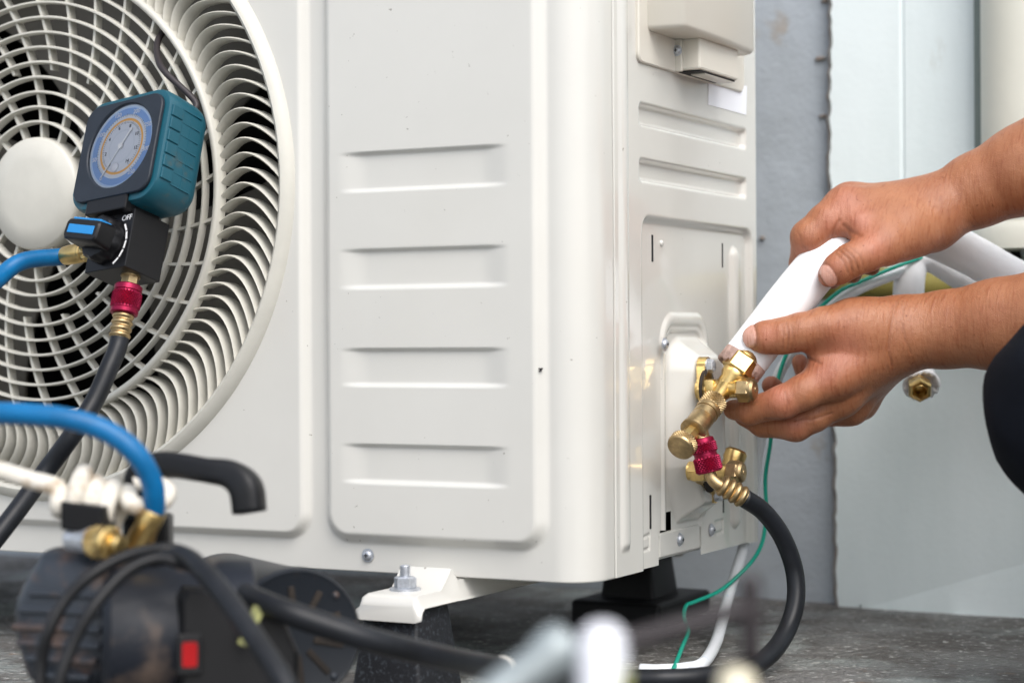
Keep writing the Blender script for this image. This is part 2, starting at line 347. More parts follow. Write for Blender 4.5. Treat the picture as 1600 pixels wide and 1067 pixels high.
# ------------------------------------------------------------------ the outdoor air conditioner
ZB = F(885, 911).z; UT = ZB+.54; UXL = -.77; UYB = S(1182, 400).y; SEAM = S(959.5, 400).y; RC = .024
unit = thing('air_conditioner', 'ivory outdoor air conditioner unit with round fan grille', 'air conditioner', (-.37, .14, ZB))
def zl(a, b, st): return list(np.arange(a, b, st))
ZLIST = np.array(zl(ZB, ZB+.40, .001)+zl(ZB+.40, UT, .01)+[UT])
GOFF = .010
gc = F(56, 303, GOFF); gr_out = .2120; gr_in = .2008; gr_v = .1520; gr_hub = .0392
def front_panel():
    us = np.array(zl(UXL, -.56, .01)+zl(-.56, -RC, .0015)+[-RC])
    arc = [(math.sin(a)*RC-RC, RC-math.cos(a)*RC, math.sin(a), -math.cos(a)) for a in np.linspace(0, math.pi/2, 18)[1:]]
    pr = [(u, 0, 0, -1) for u in us]+arc+[(0, y, 1, 0) for y in np.linspace(RC, SEAM-.0008, 8)[1:]]
    pr = np.array(pr); nu = len(pr); nv = len(ZLIST)
    U = np.repeat(pr[:, 0:1], nv, 1); ZZ = np.repeat(ZLIST[None], nu, 0)
    Xf = U.copy()  # position on the front plane
    h = np.zeros_like(U)
    # two raised fields
    xa1 = F(488, 700).x; za0 = F(400, 839).z
    d = sdrr(Xf, ZZ, -.735, xa1, za0, UT-.03, .018); h = np.maximum(h, .006*sstep(-d/.0055))
    xb0, xb1, zb0 = F(509, 700).x, F(858, 500).x, F(680, 856).z
    d = sdrr(Xf, ZZ, xb0, xb1, zb0, UT-.03, .02); hb = .0065*sstep(-d/.008); h = np.maximum(h, hb)
    # pressed louvre pockets
    lx0, lx1 = F(536, 400).x, F(806, 400).x
    for t, b in ((236, 293), (389, 446), (546, 600), (697, 753)):
        zt, zb_ = F(670, t-2).z, F(670, b+4).z
        e = sstep((Xf-lx0)/.022)*sstep((lx1-Xf)/.022)
        prof = np.minimum(sstep((zt-ZZ)/.0016), sstep((ZZ-zb_)/.0022))
        h -= .0026*e*np.clip(prof, 0, 1)*(Xf < 0)
    # folded ribs beside the corner
    xr = F(888, 400).x
    h += np.where(U <= -RC, .0012*np.exp(-((Xf-xr)/.0016)**2), 0)
    # faint waviness of thin sheet
    h += .00018*np.sin(Xf*31+1)*np.sin(ZZ*23+2)
    # stiffening bead that runs down the corner
    s = np.arange(nu)
    vx = pr[:, 0:1]+pr[:, 2:3]*h; vy = pr[:, 1:2]+pr[:, 3:4]*h
    V = np.stack([vx, vy, ZZ], -1).reshape(-1, 3)
    Q = grid_faces(nu, nv)
    c = V[Q].mean(1); keep = ~((np.hypot(c[:, 0]-gc.x, c[:, 2]-gc.z) < gr_in+.003) & (c[:, 1] < .001))
    # fold the bottom and the seam edge inwards
    rim = [(pr[i, 0]-pr[i, 2]*.008, pr[i, 1]-pr[i, 3]*.008, ZB+.0) for i in range(nu)]
    n0 = len(V); V2 = np.array([(pr[i, 0]-pr[i, 2]*.012, pr[i, 1]-pr[i, 3]*.012, ZB) for i in range(nu)])
    Q2 = [[i*nv, n0+i, n0+i+1, (i+1)*nv] for i in range(nu-1)]
    n1 = n0+nu; V3 = np.array([(-.008, SEAM-.0008, z) for z in ZLIST]); b = (nu-1)*nv
    Q3 = [[b+j, n1+j, n1+j+1, b+j+1] for j in range(nv-1)]
    np_obj('front_panel', np.concatenate([V, V2, V3]), np.concatenate([Q[keep], np.array(Q2), np.array(Q3)]), 'paint', unit)
front_panel()
def sy(px, py=500): return S(px, py).y
def sz(px, py): return S(px, py).z
def side_panel():
    ys = np.concatenate([np.arange(SEAM+.0008, UYB, .001), [UYB]]); nu, nv = len(ys), len(ZLIST)
    YY = np.repeat(ys[:, None], nv, 1); ZZ = np.repeat(ZLIST[None], nu, 0); h = np.zeros_like(YY)
    # bead beside the seam
    yb = sy(975); h += .0022*np.clip(1-((YY-yb)/.0065)**2, 0, 1)**.5*sstep((ZZ-sz(985, 862))/.006)
    # two pressed grooves
    for (t0, b0) in ((159, 198), (246, 285)):
        zt, zb_ = sz(1002, t0), sz(1002, b0); d = sdrr(YY, ZZ, sy(1000), sy(1168), zb_, zt, .004)
        h -= .0045*sstep(-d/.0035)
    # lower inset field
    d = sdrr(YY, ZZ, sy(1003), sy(1177), ZB-.2, sz(1018, 336), .012); h -= .0042*sstep(-d/.0055)
    # raised bead at the back
    yq = sy(1155); dq = sdseg(YY, ZZ, (yq, sz(1155, 403)), (yq, sz(1155, 808))); h += .0042*np.clip(1-(dq/.0078)**2, 0, 1)**.6
    # arch-shaped trim over the valve plate
    y0, y1, zt = sy(1044, 520), sy(1111, 520), sz(1075, 499)
    da = np.abs(sdrr(YY, ZZ, y0, y1, ZB-.2, zt, .017)); h += .0016*np.clip(1-(da/.0042)**2, 0, 1)**.6*sstep((ZZ-sz(1040, 560))/.01)
    h += .0014*np.clip(1-((YY-y0)/.0028)**2, 0, 1)**.6*(ZZ < sz(1040, 550))*(ZZ > sz(1042, 850))
    # valve plate, slightly recessed and then bulging out
    d = sdrr(YY, ZZ, sy(1049, 520), sy(1106, 520), sz(1060, 838), sz(1075, 516), .012); h -= .0016*sstep(-d/.0015)
    db = sdrr(YY, ZZ, sy(1051, 600), sy(1120, 600), sz(1085, 818), sz(1078, 524), .024)
    cut = ((ZZ-sz(1052, 735))*1.0+(YY-sy(1052, 735))*2.2)/2.4; db = np.maximum(db, -cut)
    h += .017*sstep(-db/.017)
    # engraved tab outlines next to the lower screws
    for a, b in (((1010, 842), (1024, 836)), ((1024, 836), (1024, 857)), ((1024, 857), (1010, 862)), ((1127, 816), (1138, 813)), ((1138, 813), (1138, 830)), ((1138, 830), (1128, 834))):
        ds = sdseg(YY, ZZ, (sy(*a), sz(*a)), (sy(*b), sz(*b))); h -= .0012*np.exp(-(ds/.0007)**2)
    V = np.stack([h, YY, ZZ], -1).reshape(-1, 3); Q = grid_faces(nu, nv)[:, ::-1]
    c = V[Q].mean(1); cy, cz = c[:, 1], c[:, 2]
    notch = (cy > sy(1038.5, 850)) & (cy < sy(1103.5, 850)) & (cz < sz(1040, 836))
    hole = (cy > sy(1047, 815)) & (cy < sy(1061, 815)) & (cz < sz(1055, 801)) | ((cy > sy(1040, 830)) & (cy < sy(1052, 830)) & (cz < sz(1046, 828)))
    n0 = len(V); V2 = np.stack([np.full(nv, -.012), np.full(nv, UYB), ZLIST], -1); b = (nu-1)*nv
    Q2 = np.array([[b+j, b+j+1, n0+j+1, n0+j] for j in range(nv-1)])
    n1 = n0+nv; V3 = np.stack([np.full(nv, -.008), np.full(nv, SEAM+.0008), ZLIST], -1)
    Q3 = np.array([[j, n1+j, n1+j+1, j+1] for j in range(nv-1)])
    sp = np_obj('side_panel', np.concatenate([V, V2, V3]), np.concatenate([Q[~(notch | hole)], Q2, Q3]), 'side', unit)
    # slots: thin black bars on the sheet, painted as the dark inside slits
    for px, a, b, wd, base in ((1019, 367, 409, 2.4, -.0042), (1128.5, 380, 418, 1.7, -.0042), (1016, 773, 826, 2.4, -.0042), (1130, 770, 801, 1.7, -.0042)):
        c = (S(px, a, base)+S(px, b, base))/2; hh = (S(px, a, base).z-S(px, b, base).z)/2
        obj('slot', *bbox((base+.0001, c.y, c.z), .0004, R(wd, 1.3)*1.1, hh, bev=.0003), 'black', sp, False)
    for px, py, r in ((1002, 867, 8.5), (1120, 828, 8.5), (1038, 538, 8.5)): screw(S(px, py, .0002)-X*(.004 if px != 1038 else 0), X, R(r, 1.3), unit)
    o = obj('small_stud', *lathe(S(1032, 380, -.0045), X, [(0, .0022), (.0012, .002), (.0018, .001)], 16), 'side', sp)
side_panel()
def body():
    # inner casing, top, back coil
    obj('top_cover', *bbox((UXL/2, UYB/2, UT+.008), -UXL/2+.006, UYB/2+.006, .011, bev=.006), 'paint', unit, False)
    obj('left_panel', *bbox((UXL-.003, UYB/2, (ZB+UT)/2), .002, UYB/2-.002, .268), 'paint', unit, False)
    # condenser coil at the back: fins
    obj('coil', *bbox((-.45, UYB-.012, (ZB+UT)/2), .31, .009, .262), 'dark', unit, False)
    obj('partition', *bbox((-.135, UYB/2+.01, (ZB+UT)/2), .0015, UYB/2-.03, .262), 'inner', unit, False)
    obj('back_panel', *bbox((-.075, UYB-.004, (ZB+UT)/2), .068, .002, .266), 'paint', unit, False)
    zf = ZB+.0035
    obj('base_pan', *bbox((UXL/2-.002, UYB/2, zf), -UXL/2-.010, UYB/2-.006, .002), 'paint', unit, False)
    # the strip of base pan that shows below the valve plate
    a, b = S(1030, 862, -.005), S(1112, 838, -.005); zt, zb_ = sz(1040, 833), ZB+.004
    st = obj('base_strip', *bbox((-.0062, (a.y+b.y)/2, (zt+zb_)/2), .0016, (b.y-a.y)/2, (zt-zb_)/2, bev=.0012), 'side', unit, False)
    screw(Vector((-.0045, sy(1072, 843), sz(1072, 843))), X, R(8.5, 1.3), unit)
    obj('inner_wall', *bbox((-.03, .15, ZB+.14), .0015, .11, .14), 'black', unit, False)  # black sheet added behind the side openings as their shade
    screw(F(575, 867, .0005), -Y, R(8.6, 1.25), unit); screw(F(253, 838, .0005), -Y, R(8, 1.3), unit)
    # fan orifice and fan
    c = Vector((gc.x, 0, gc.z)); n = 72; V, Q = [], []
    for y, r in ((.002, gr_in+.0035), (.03, gr_in-.006), (.085, gr_in-.004), (.11, gr_in+.008)):
        V += [c+Y*y+X*math.cos(6.28319*k/n)*r+Z*math.sin(6.28319*k/n)*r for k in range(n)]
    for i in range(3):
        for k in range(n): Q.append((i*n+k, i*n+(k+1) % n, (i+1)*n+(k+1) % n, (i+1)*n+k))
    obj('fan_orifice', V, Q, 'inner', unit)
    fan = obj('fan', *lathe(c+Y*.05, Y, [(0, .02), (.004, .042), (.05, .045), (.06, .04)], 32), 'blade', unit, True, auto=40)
    for b in range(3):
        V, Q = [], []; nr, na = 10, 12
        for i in range(nr):
            r = .043+(gr_in-.02-.043)*i/(nr-1)
            for j in range(na):
                a = 2*math.pi*b/3-.87+(j/(na-1)-.5)*(1.25+.35*i/nr)+.25*i/nr
                V.append(c+Y*(.105-.05*j/(na-1)-.008*math.sin(j/(na-1)*3.14))+X*math.cos(a)*r+Z*math.sin(a)*r)
        for i in range(nr-1):
            for j in range(na-1): Q.append((i*na+j, (i+1)*na+j, (i+1)*na+j+1, i*na+j+1))
        m = len(V); V2 = [v+Y*.0025 for v in V]; Q2 = [tuple(reversed([k+m for k in f])) for f in Q]
        obj('blade', V+V2, Q+Q2, 'blade', fan)
    obj('motor_bracket', *bbox(c+Y*.17+X*.02, .018, .006, .25), 'inner', unit, False)
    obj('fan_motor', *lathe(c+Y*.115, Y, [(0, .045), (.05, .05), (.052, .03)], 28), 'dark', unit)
body()
def grille():
    g = obj('fan_grille', [], [], 'grille', None); 
    # outer ring band, bevelled
    n = 160; V, Q = [], []; c0 = Vector((0, 0, 0))
    prof = [(gr_in+.001, .012), (gr_in, -.006), (gr_in+.0010, -.0105), (gr_in+.0032, -.0122), (gr_out-.0045, -.0112), (gr_out-.0008, -.0065), (gr_out, -.003), (gr_out, .004)]
    for k in range(n):
        a = 2*math.pi*k/n
        for r, y in prof: V.append((math.cos(a)*r, y, math.sin(a)*r))
    m = len(prof)
    for k in range(n):
        for j in range(m-1): Q.append((k*m+j, k*m+j+1, ((k+1) % n)*m+j+1, ((k+1) % n)*m+j))
    me = g.data; me.from_pydata(V, [], [q[::-1] for q in Q]); me.update(); me.polygons.foreach_set('use_smooth', [True]*len(me.polygons)); me.set_sharp_from_angle(angle=math.radians(50))
    g.location = (gc.x, 0, gc.z); attach_keep(g, unit)
    def sub(name, V, Q, rot=0, data=None, smooth=True):
        if data is None:
            data = bpy.data.meshes.new(name); data.from_pydata([tuple(v) for v in V], [], Q); data.update(); data.materials.append(MT['grille'])
            if smooth: data.polygons.foreach_set('use_smooth', [True]*len(data.polygons)); data.set_sharp_from_angle(angle=math.radians(50))
        o = bpy.data.objects.new(name, data); COL.objects.link(o); o.parent = g; o.rotation_euler = (0, rot, 0); return o
    # concentric rings
    nr = 11; step = (gr_v-gr_hub)/nr
    def ring(r, w_, y0, y1, name='ring'):
        V, Q = [], []; pr = [(r-w_, y1), (r-w_, y0+.0012), (r-w_*.5, y0), (r+w_*.5, y0), (r+w_, y0+.0012), (r+w_, y1)]; n = 128; m = len(pr)
        for k in range(n):
            a = 2*math.pi*k/n; V += [(math.cos(a)*q, y, math.sin(a)*q) for q, y in pr]
        for k in range(n):
            for j in range(m): Q.append((k*m+(j+1) % m, k*m+j, ((k+1) % n)*m+j, ((k+1) % n)*m+(j+1) % m))
        sub(name, V, Q)
    for i in range(1, nr): ring(gr_hub+step*i, .0010, -.0105-.002*(1-i/nr), -.0045)
    ring(gr_v+.0012, .0022, -.0125, -.003)
    # hub cap, gently domed
    V, Q = lathe((0, .004, 0), -Y, [(0, gr_hub), (.012, gr_hub), (.0155, gr_hub*.985), (.0175, gr_hub*.95), (.0195, gr_hub*.6), (.0202, gr_hub*.05)], 80)
    sub('hub_cap', V, Q)
    # spokes: swirled bars behind the rings
    def spoke(r0):
        V, Q = [], []; n = 12
        for i in range(n+1):
            r = r0+(gr_v-r0)*i/n; a = math.pi/2-math.radians(8+20*(1-(r-gr_hub)/(gr_v-gr_hub)))
            p = Vector((math.cos(a)*r, 0, math.sin(a)*r)); t = Vector((-math.sin(a), 0, math.cos(a)))
            for s, y in ((-1, -.008), (1, -.008), (1, -.0015), (-1, -.0015)): V.append(p+t*s*.0011+Y*y)
        for i in range(n):
            for j in range(4): Q.append((i*4+j, i*4+(j+1) % 4, (i+1)*4+(j+1) % 4, (i+1)*4+j))
        return V, Q
    full = part = None
    for k in range(32):
        rot = 2*math.pi*k/32
        if k % 2 == 0:
            o = sub('spoke', *(spoke(gr_hub-.002) if full is None else (None, None)), rot, full, False); full = o.data
        else:
            o = sub('spoke', *(spoke(gr_hub+step*4.5) if part is None else (None, None)), rot, part, False); part = o.data
    # curved outer vanes
    V, Q = [], []; n = 14; A = lambda r, a: Vector((math.cos(a)*r, 0, math.sin(a)*r))
    p0, p2 = A(gr_v+.002, 0), A(gr_in+.001, math.radians(-2.4)); p1 = A((gr_v+gr_in)/2, math.radians(7.6))
    for i in range(n+1):
        t = i/n; p = p0*(1-t)**2+p1*2*t*(1-t)+p2*t*t; tg = ((p1-p0)*(1-t)+(p2-p1)*t).normalized(); nn = Vector((-tg.z, 0, tg.x))
        for s, y in ((-.6, .003), (-.8, -.009), (0, -.0104), (.8, -.009), (.6, .003)): V.append(p+nn*s*.00115+Y*(y+.0015*(1-t)))
    for i in range(n):
        for j in range(5): Q.append((i*5+j, (i+1)*5+j, (i+1)*5+(j+1) % 5, i*5+(j+1) % 5))
    vd = None
    for k in range(112):
        o = sub('vane', V, Q, 2*math.pi*k/112, vd); vd = o.data
def attach_keep(o, parent):
    o.parent = parent; o.matrix_parent_inverse = Matrix.Translation(parent.location).inverted()
grille()
def foot_brackets():
    # pressed steel foot under the base, with stud, nut and washer, and its rubber block
    for which, (px, dy) in enumerate(((640, -.032), (0, UYB+.032))):
        if which == 0: bx = W(640, 935, dy).x
        y = dy; s = -1 if which == 0 else 1; top = W(640, 922, -.032).z
        t = obj('foot_bracket', [], [], 'paint', None); hw = .021
        L = []
        for yy, z, ww in ((-.026*1, top-.0065, hw), (-.024, top-.002, hw*.98), (-.019, top, hw*.93), (.008, top, hw*.93), (.020, top+.012, hw*.95), (.026, ZB-.0005, hw), (.16, ZB-.0005, hw*1.0)):
            pts = [(-ww*1.12, -.0075), (-ww*1.0, -.006), (-ww*.9, -.0003), (-ww*.8, 0), (ww*.8, 0), (ww*.9, -.0003), (ww*1.0, -.006), (ww*1.12, -.0075), (ww*.9, -.009), (-ww*.9, -.009)]
            zz_ = z
            dz = max(0, z-top) if yy > .01 else 0
            L.append([Vector((bx+a, y+(yy if s < 0 else -yy), zz_+b-(dz if b < -.005 else 0))) for a, b in pts])
        V, Q = loft(L if s < 0 else [l[::-1] for l in L]); me = t.data; me.from_pydata(V, [], Q); me.update(); me.polygons.foreach_set('use_smooth', [True]*len(me.polygons)); me.set_sharp_from_angle(angle=math.radians(60)); attach_keep(t, unit)
        c = Vector((bx-.003, y-.004*(-s) if False else y, top))
        thr = [(.0006*i, .0034 if i % 2 else .0029) for i in range(30)]
        obj('washer', *lathe(c, Z, [(0, .0095), (.0014, .0095), (.0015, .005)], 28), 'chrome', t, True, auto=40)
        obj('nut', *lathe(c+Z*.0015, Z, [(0, .0066), (.0004, .0069), (.006, .0069), (.0068, .0058)], sides=6, up=Vector((.9, .3, 0))), 'chrome', t, False)
        obj('stud', *lathe(c+Z*.008, Z, thr[:12]+[(.0074, .002)], 20), 'chrome', t)
        # block
        zt = top-.0092; 
        L = []
        for z, hx, hy in ((.022, .033, .040) if False else (0, .0245, .026), (.4*zt, .022, .0235), (zt*.97, .0185, .020), (zt, .0175, .019)):
            L.append([Vector((bx-.002+a, y+b, z)) for a, b in rrect(hx, hy, .003, 3)])
        if which == 0:
            o = obj('mounting_block', *loft(L), 'rubber_dusty', None, True, auto=40); tag(o, 'dusty black rubber block under the front bolted foot', 'block', 'rubber blocks under the unit')
        else:
            tb = thing('mounting_block', 'black rubber block with wide base pad under the rear corner', 'block', (bx, y, 0), 'rubber blocks under the unit')
            obj('post', *loft(L), 'rubber', tb, True, auto=40)
            obj('base_pad', *bbox((bx, y, .009), .036, .05, .009, bev=.003), 'rubber', tb, False)
foot_brackets()
def electrical_cover():
    e = obj('electrical_cover', [], [], 'plastic', None)
    y0, y1 = sy(993, 60), sy(1158, 60); zb_ = sz(994, 97); zt = UT-.03
    L = []
    for off, ins in ((0, 0), (.0016, 0), (.0024, .0008)):
        L.append([Vector((off, (y0+y1)/2+a, (zb_+zt)/2+b)) for a, b in rrect((y1-y0)/2-ins, (zt-zb_)/2-ins, .006, 5)])
    V, Q = loft(L); e.data.from_pydata(V, [], Q); e.data.update(); attach_keep(e, unit)
    # big handle hood that stands out over the cable clamp
    ya, yb = sy(1006, 60), sy(1136, 60); zh = S(1067, 43, .026).z
    L = []
    for z, ins in ((zh+.0, .004), (zh+.0006, .0015), (zh+.003, 0), (zt-.02, 0)):
        o_ = .027-ins
        L.append([Vector((x, y, z)) for x, y in ((.001, ya+ins), (o_-.004, ya+ins+.003), (o_-.0012, ya+ins+.0055), (o_, ya+ins+.009), (o_-.0005, (ya+yb)/2+.01), (o_-.003, yb-.012-ins), (o_-.0055, yb-.005-ins), (o_-.010, yb-ins), (.001, yb-ins))])
    obj('hood', *loft(L), 'plastic', e, True, auto=50)
    # cable clamp box under the hood
    yc0, yc1 = sy(1052, 100), sy(1113, 100); z0, z1 = sz(1055, 112), zh+.001
    obj('terminal_box', *bbox((.0095, (yc0+yc1)/2, (z0+z1)/2), .0095, (yc1-yc0)/2, (z1-z0)/2, bev=.0015), 'plastic', e, False)
    obj('clamp_opening', *bbox((.010, (yc0+yc1)/2, z0-.0002), .0075, (yc1-yc0)/2-.003, .0008), 'black', e, False)
    obj('clamp_plate', *bbox((.012, (yc0+yc1)/2+.004, z0-.0012), .005, (yc1-yc0)/2-.009, .0006), 'plastic', e, False)
    screw(Vector((.0098-.006, yc0-.0028, (z0+z1)/2+.002)), -Y, R(7, 1.3), unit)
    obj('flange', *bbox((.0035, yc0-.001, (z0+z1)/2-.001), .0035, .0016, (z1-z0)/2, bev=.0008), 'plastic', e, False)
    for nm, q, m in (('warning_sticker', ((1107, 121), (1167, 135), (1166, 180), (1107, 164)), 'sticker'), ('rating_sticker', ((1131, 81), (1154, 87), (1154, 119), (1131, 113)), 'side')):
        pts = [S(*a, .0004) for a in q]; pb = [p-X*.0003 for p in pts]
        o = obj(nm, pts+pb, [(0, 3, 2, 1), (0, 1, 5, 4), (1, 2, 6, 5), (2, 3, 7, 6), (3, 0, 4, 7)], m, unit, False)
    # raised lettering column pressed beside the hood
    for k in range(14):
        a = S(1152.5, 4+k*5.2, .0006); obj('embossed_mark', *bbox(a, .0003, .0012, .0008), 'side', unit, False)
electrical_cover()
# ------------------------------------------------------------------ service valves on the side plate
VB = S(1100, 602, .015); DV = dep(VB)
def vd(px, py, dd=0): return P(px, py, DV+dd)
def service_valve(cap_px, cap_py, base_px, bolt, scale, upper):
    """brass stop valve: flange with bolt, body along +X, hexagon cap"""
    L = .036*scale; end = S(cap_px, cap_py, .052 if upper else .047); base = end-X*L; s = scale
    t = obj('service_valve', *join([lathe(base, X, [(-.004, .0065*s), (.010*s, .0062*s), (.013*s, .0055*s), (.024*s, .0055*s), (.026*s, .0068*s)], 24),
        bbox(base+X*.004, .0055*s, .0068*s, .0068*s, bev=.002)]), 'brass', unit, True, auto=45)
    obj('cap', *join([lathe(end-X*.0118*s, X, [(0, .0074*s), (.0008, .0083*s), (.0075*s, .0083*s), (.0085*s, .0076*s)], sides=6, up=Vector((0, .25, 1))),
        lathe(end-X*.0045*s, X, [(0, .0074*s), (.0025*s, .0072*s), (.004*s, .0060*s), (.0045*s, .0045*s)], 28)]), 'brass_old', t, True, auto=30)
    obj('cap_mark', *join([lathe(end, X, [(-.0005, .0021*s), (.0003, .002*s), (.0003, .0012*s), (-.0003, .001*s)], 16)]), 'brass_old', t)
    # flange ear with bolt
    c = S(*bolt, .014 if upper else .009); e = [c-X*.002, base+X*.001]
    hgt = (c-base); up = 1 if upper else -1
    L2 = []
    for off in (-.0028, .0028):
        ring = []
        for k in range(12): a = math.pi*k/11; ring.append(c+X*off+Y*math.cos(a)*.0062*s+Z*math.sin(a)*.0062*s*up)
        ring += [base+X*(off+.001)-Y*.0078*s, base+X*(off+.001)-Y*.006*s-Z*.007*up*s, base+X*(off+.001)+Y*.006*s-Z*.007*up*s, base+X*(off+.001)+Y*.0078*s]
        L2.append(ring)
    obj('flange_ear', *loft(L2 if upper else L2[::-1]), 'brass', t, False)
    o = obj('bolt', *join([lathe(c+X*.0028, X, [(0, .0052*s), (.001, .0052*s)], 20), lathe(c+X*.0038, X, [(0, .0045*s), (.0028, .0045*s), (.0034, .0038*s)], sides=6),
        bbox(c+X*.0073, .0002, .0005, .0022), bbox(c+X*.0073, .00021, .0022, .0005)]), 'chrome', t, False)
    return t, base, end
obj('valve_opening', *lathe(S(1103, 606, .0165), X, [(0, .0125), (.0012, .0125), (.0013, .004)], 28), 'slot_brown', unit)  # thin dark discs behind the valves, painted as the shade of holes
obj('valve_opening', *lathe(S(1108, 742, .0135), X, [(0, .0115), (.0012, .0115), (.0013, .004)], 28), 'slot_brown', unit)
uv, ub, ue = service_valve(1181, 609, 1100, (1100, 572), 1.0, True)
lv, lb, le = service_valve(1163, 738, 1105, (1113, 772), .95, False)
# port neck from upper valve towards the front and the pipe stub above it
nA, nB = vd(1132, 606, -.008), vd(1170, 556, -.002)
obj('pipe_port', *lathe(nA, nB-nA, [(-.004, .0065), (.006, .0070), (.009, .0088), (.012, .0092), (.0135, .0085)], 28), 'brass', uv, True, auto=40)
pA = vd(1134, 604, -.008); pB = vd(1114, 631, -.022)
obj('service_port', *lathe(pA, pB-pA, [(0, .0062), (.008, .0058), (.014, .0050), ((pB-pA).length, .005)], 24), 'brass', uv, True, auto=40)
obj('pipe_port', *lathe(vd(1140, 735, -.002), vd(1150, 708, .0)-vd(1140, 735, -.002), [(-.002, .0066), (.006, .0066), (.008, .0074), (.013, .0074), (.0145, .006)], 28), 'brass', lv, True, auto=40)

def core_tool():
    a, b = vd(1116, 628, -.020), vd(1063, 699, -.056); ax = (b-a).normalized(); L = (b-a).length
    t = thing('valve_core_tool', 'aged brass valve core tool with knurled round knob screwed onto the upper valve', 'tool', a)
    obj('knurled_collar', *join([knurl(a-ax*.002, ax, .0105, .0083, 34, 10, .045), lathe(a+ax*.0083, ax, [(0, .0078), (.002, .0082), (.0042, .0080)], 36)]), 'brass_old', t, True, auto=14)
    obj('barrel', *lathe(a+ax*.012, ax, [(0, .0066), (.001, .0076), (.0062, .0077), (.0066, .0073), (.0072, .0077), (L*.58-.012, .0078), (L*.60-.012, .0086), (L*.64-.012, .0086), (L*.66-.012, .0068)], 36), 'brass_old', t, True, auto=35)
    obj('neck', *lathe(a+ax*L*.65, ax, [(0, .0052), (L*.24, .0052)], sides=8), 'brass', t, False)
    obj('knob', *join([knurl(a+ax*L*.87, ax, .0062, .0092, 40, 6, .03, .05), lathe(a+ax*(L*.87+.006), ax, [(0, .0090), (.0012, .0087), (.0018, .008), (.0019, .001)], 40)]), 'brass_old', t, True, auto=50)
    return a+ax*L*.58, ax
ct, cax = core_tool()
def ribbed(p0, ax, L, r, n=4):
    pr = [(0, r*.8)]
    for i in range(n):
        for k in range(7): u = k/6; pr.append((L*(i+u)/n, r*(.80+.22*math.sin(math.pi*u))))
    pr += [(L*1.0, r*.86)]; return lathe(p0, ax, pr, 28)
def side_hose():
    t = thing('charging_hose', 'black rubber hose looping from the red coupler at the valve to the pump', 'hose', G(1180, 1045))
    a, b = vd(1094, 676, -.040), vd(1109, 737, -.042); ax = (b-a).normalized(); L = (b-a).length
    obj('tee_stub', *lathe(a-ax*.008, ax, [(0, .0054), (.012, .0054), (.014, .006)], 24), 'brass_old', t, True, auto=40)
    obj('red_coupler', *join([knurl(a+ax*.006, ax, .0075, .0083, 30, 7, .05), lathe(a+ax*.0035, ax, [(0, .0066), (.0005, .0074), (.0028, .0078)], 36), lathe(a+ax*.0130, ax, [(0, .0074), (.0026, .0074)], 36), knurl(a+ax*.0150, ax, L-.0145, .0086, 30, 7, .05, .12)]), 'red', t, True, auto=14)
    el = [vd(1108, 735, -.042), vd(1113, 748, -.043), vd(1121, 756, -.044), vd(1134, 763, -.044)]
    obj('elbow', *tube(el, .0039, 18), 'brass_old', t)
    f0, f1 = vd(1126, 756, -.044), vd(1163, 778, -.042); fx = (f1-f0).normalized()
    obj('ferrule', *ribbed(f0, fx, (f1-f0).length, .0071, 4), 'brass_old', t)
    zr = .0062
    pts = [vd(1160, 776, -.042), vd(1193, 799, -.03), vd(1222, 838, -.02), vd(1241, 890, -.015), vd(1243, 940, -.02), vd(1229, 985, -.03), G(1203, 1022, .012), G(1165, 1045, zr), G(1105, 1056, zr), G(1040, 1060, zr), G(960, 1060, zr), P(880, 1056, 1.16), P(790, 1044, 1.07), P(690, 1026, 1.0), P(590, 1002, .97), P(500, 974, .965), P(430, 949, .97), P(370, 925, 1.0), P(320, 915, 1.04), P(300, 940, 1.07)]
    obj('hose', *tube(pts, .0060, 18, 10), 'hose', t)
    c = P(786, 1043, 1.066); d = (P(790, 1044, 1.07)-P(770, 1040, 1.05)).normalized()
    obj('tape_mark', *lathe(c-d*.004, d, [(0, .0062), (.0005, .0064), (.009, .0064), (.0095, .0062)], 24), 'rope', t)
side_hose()

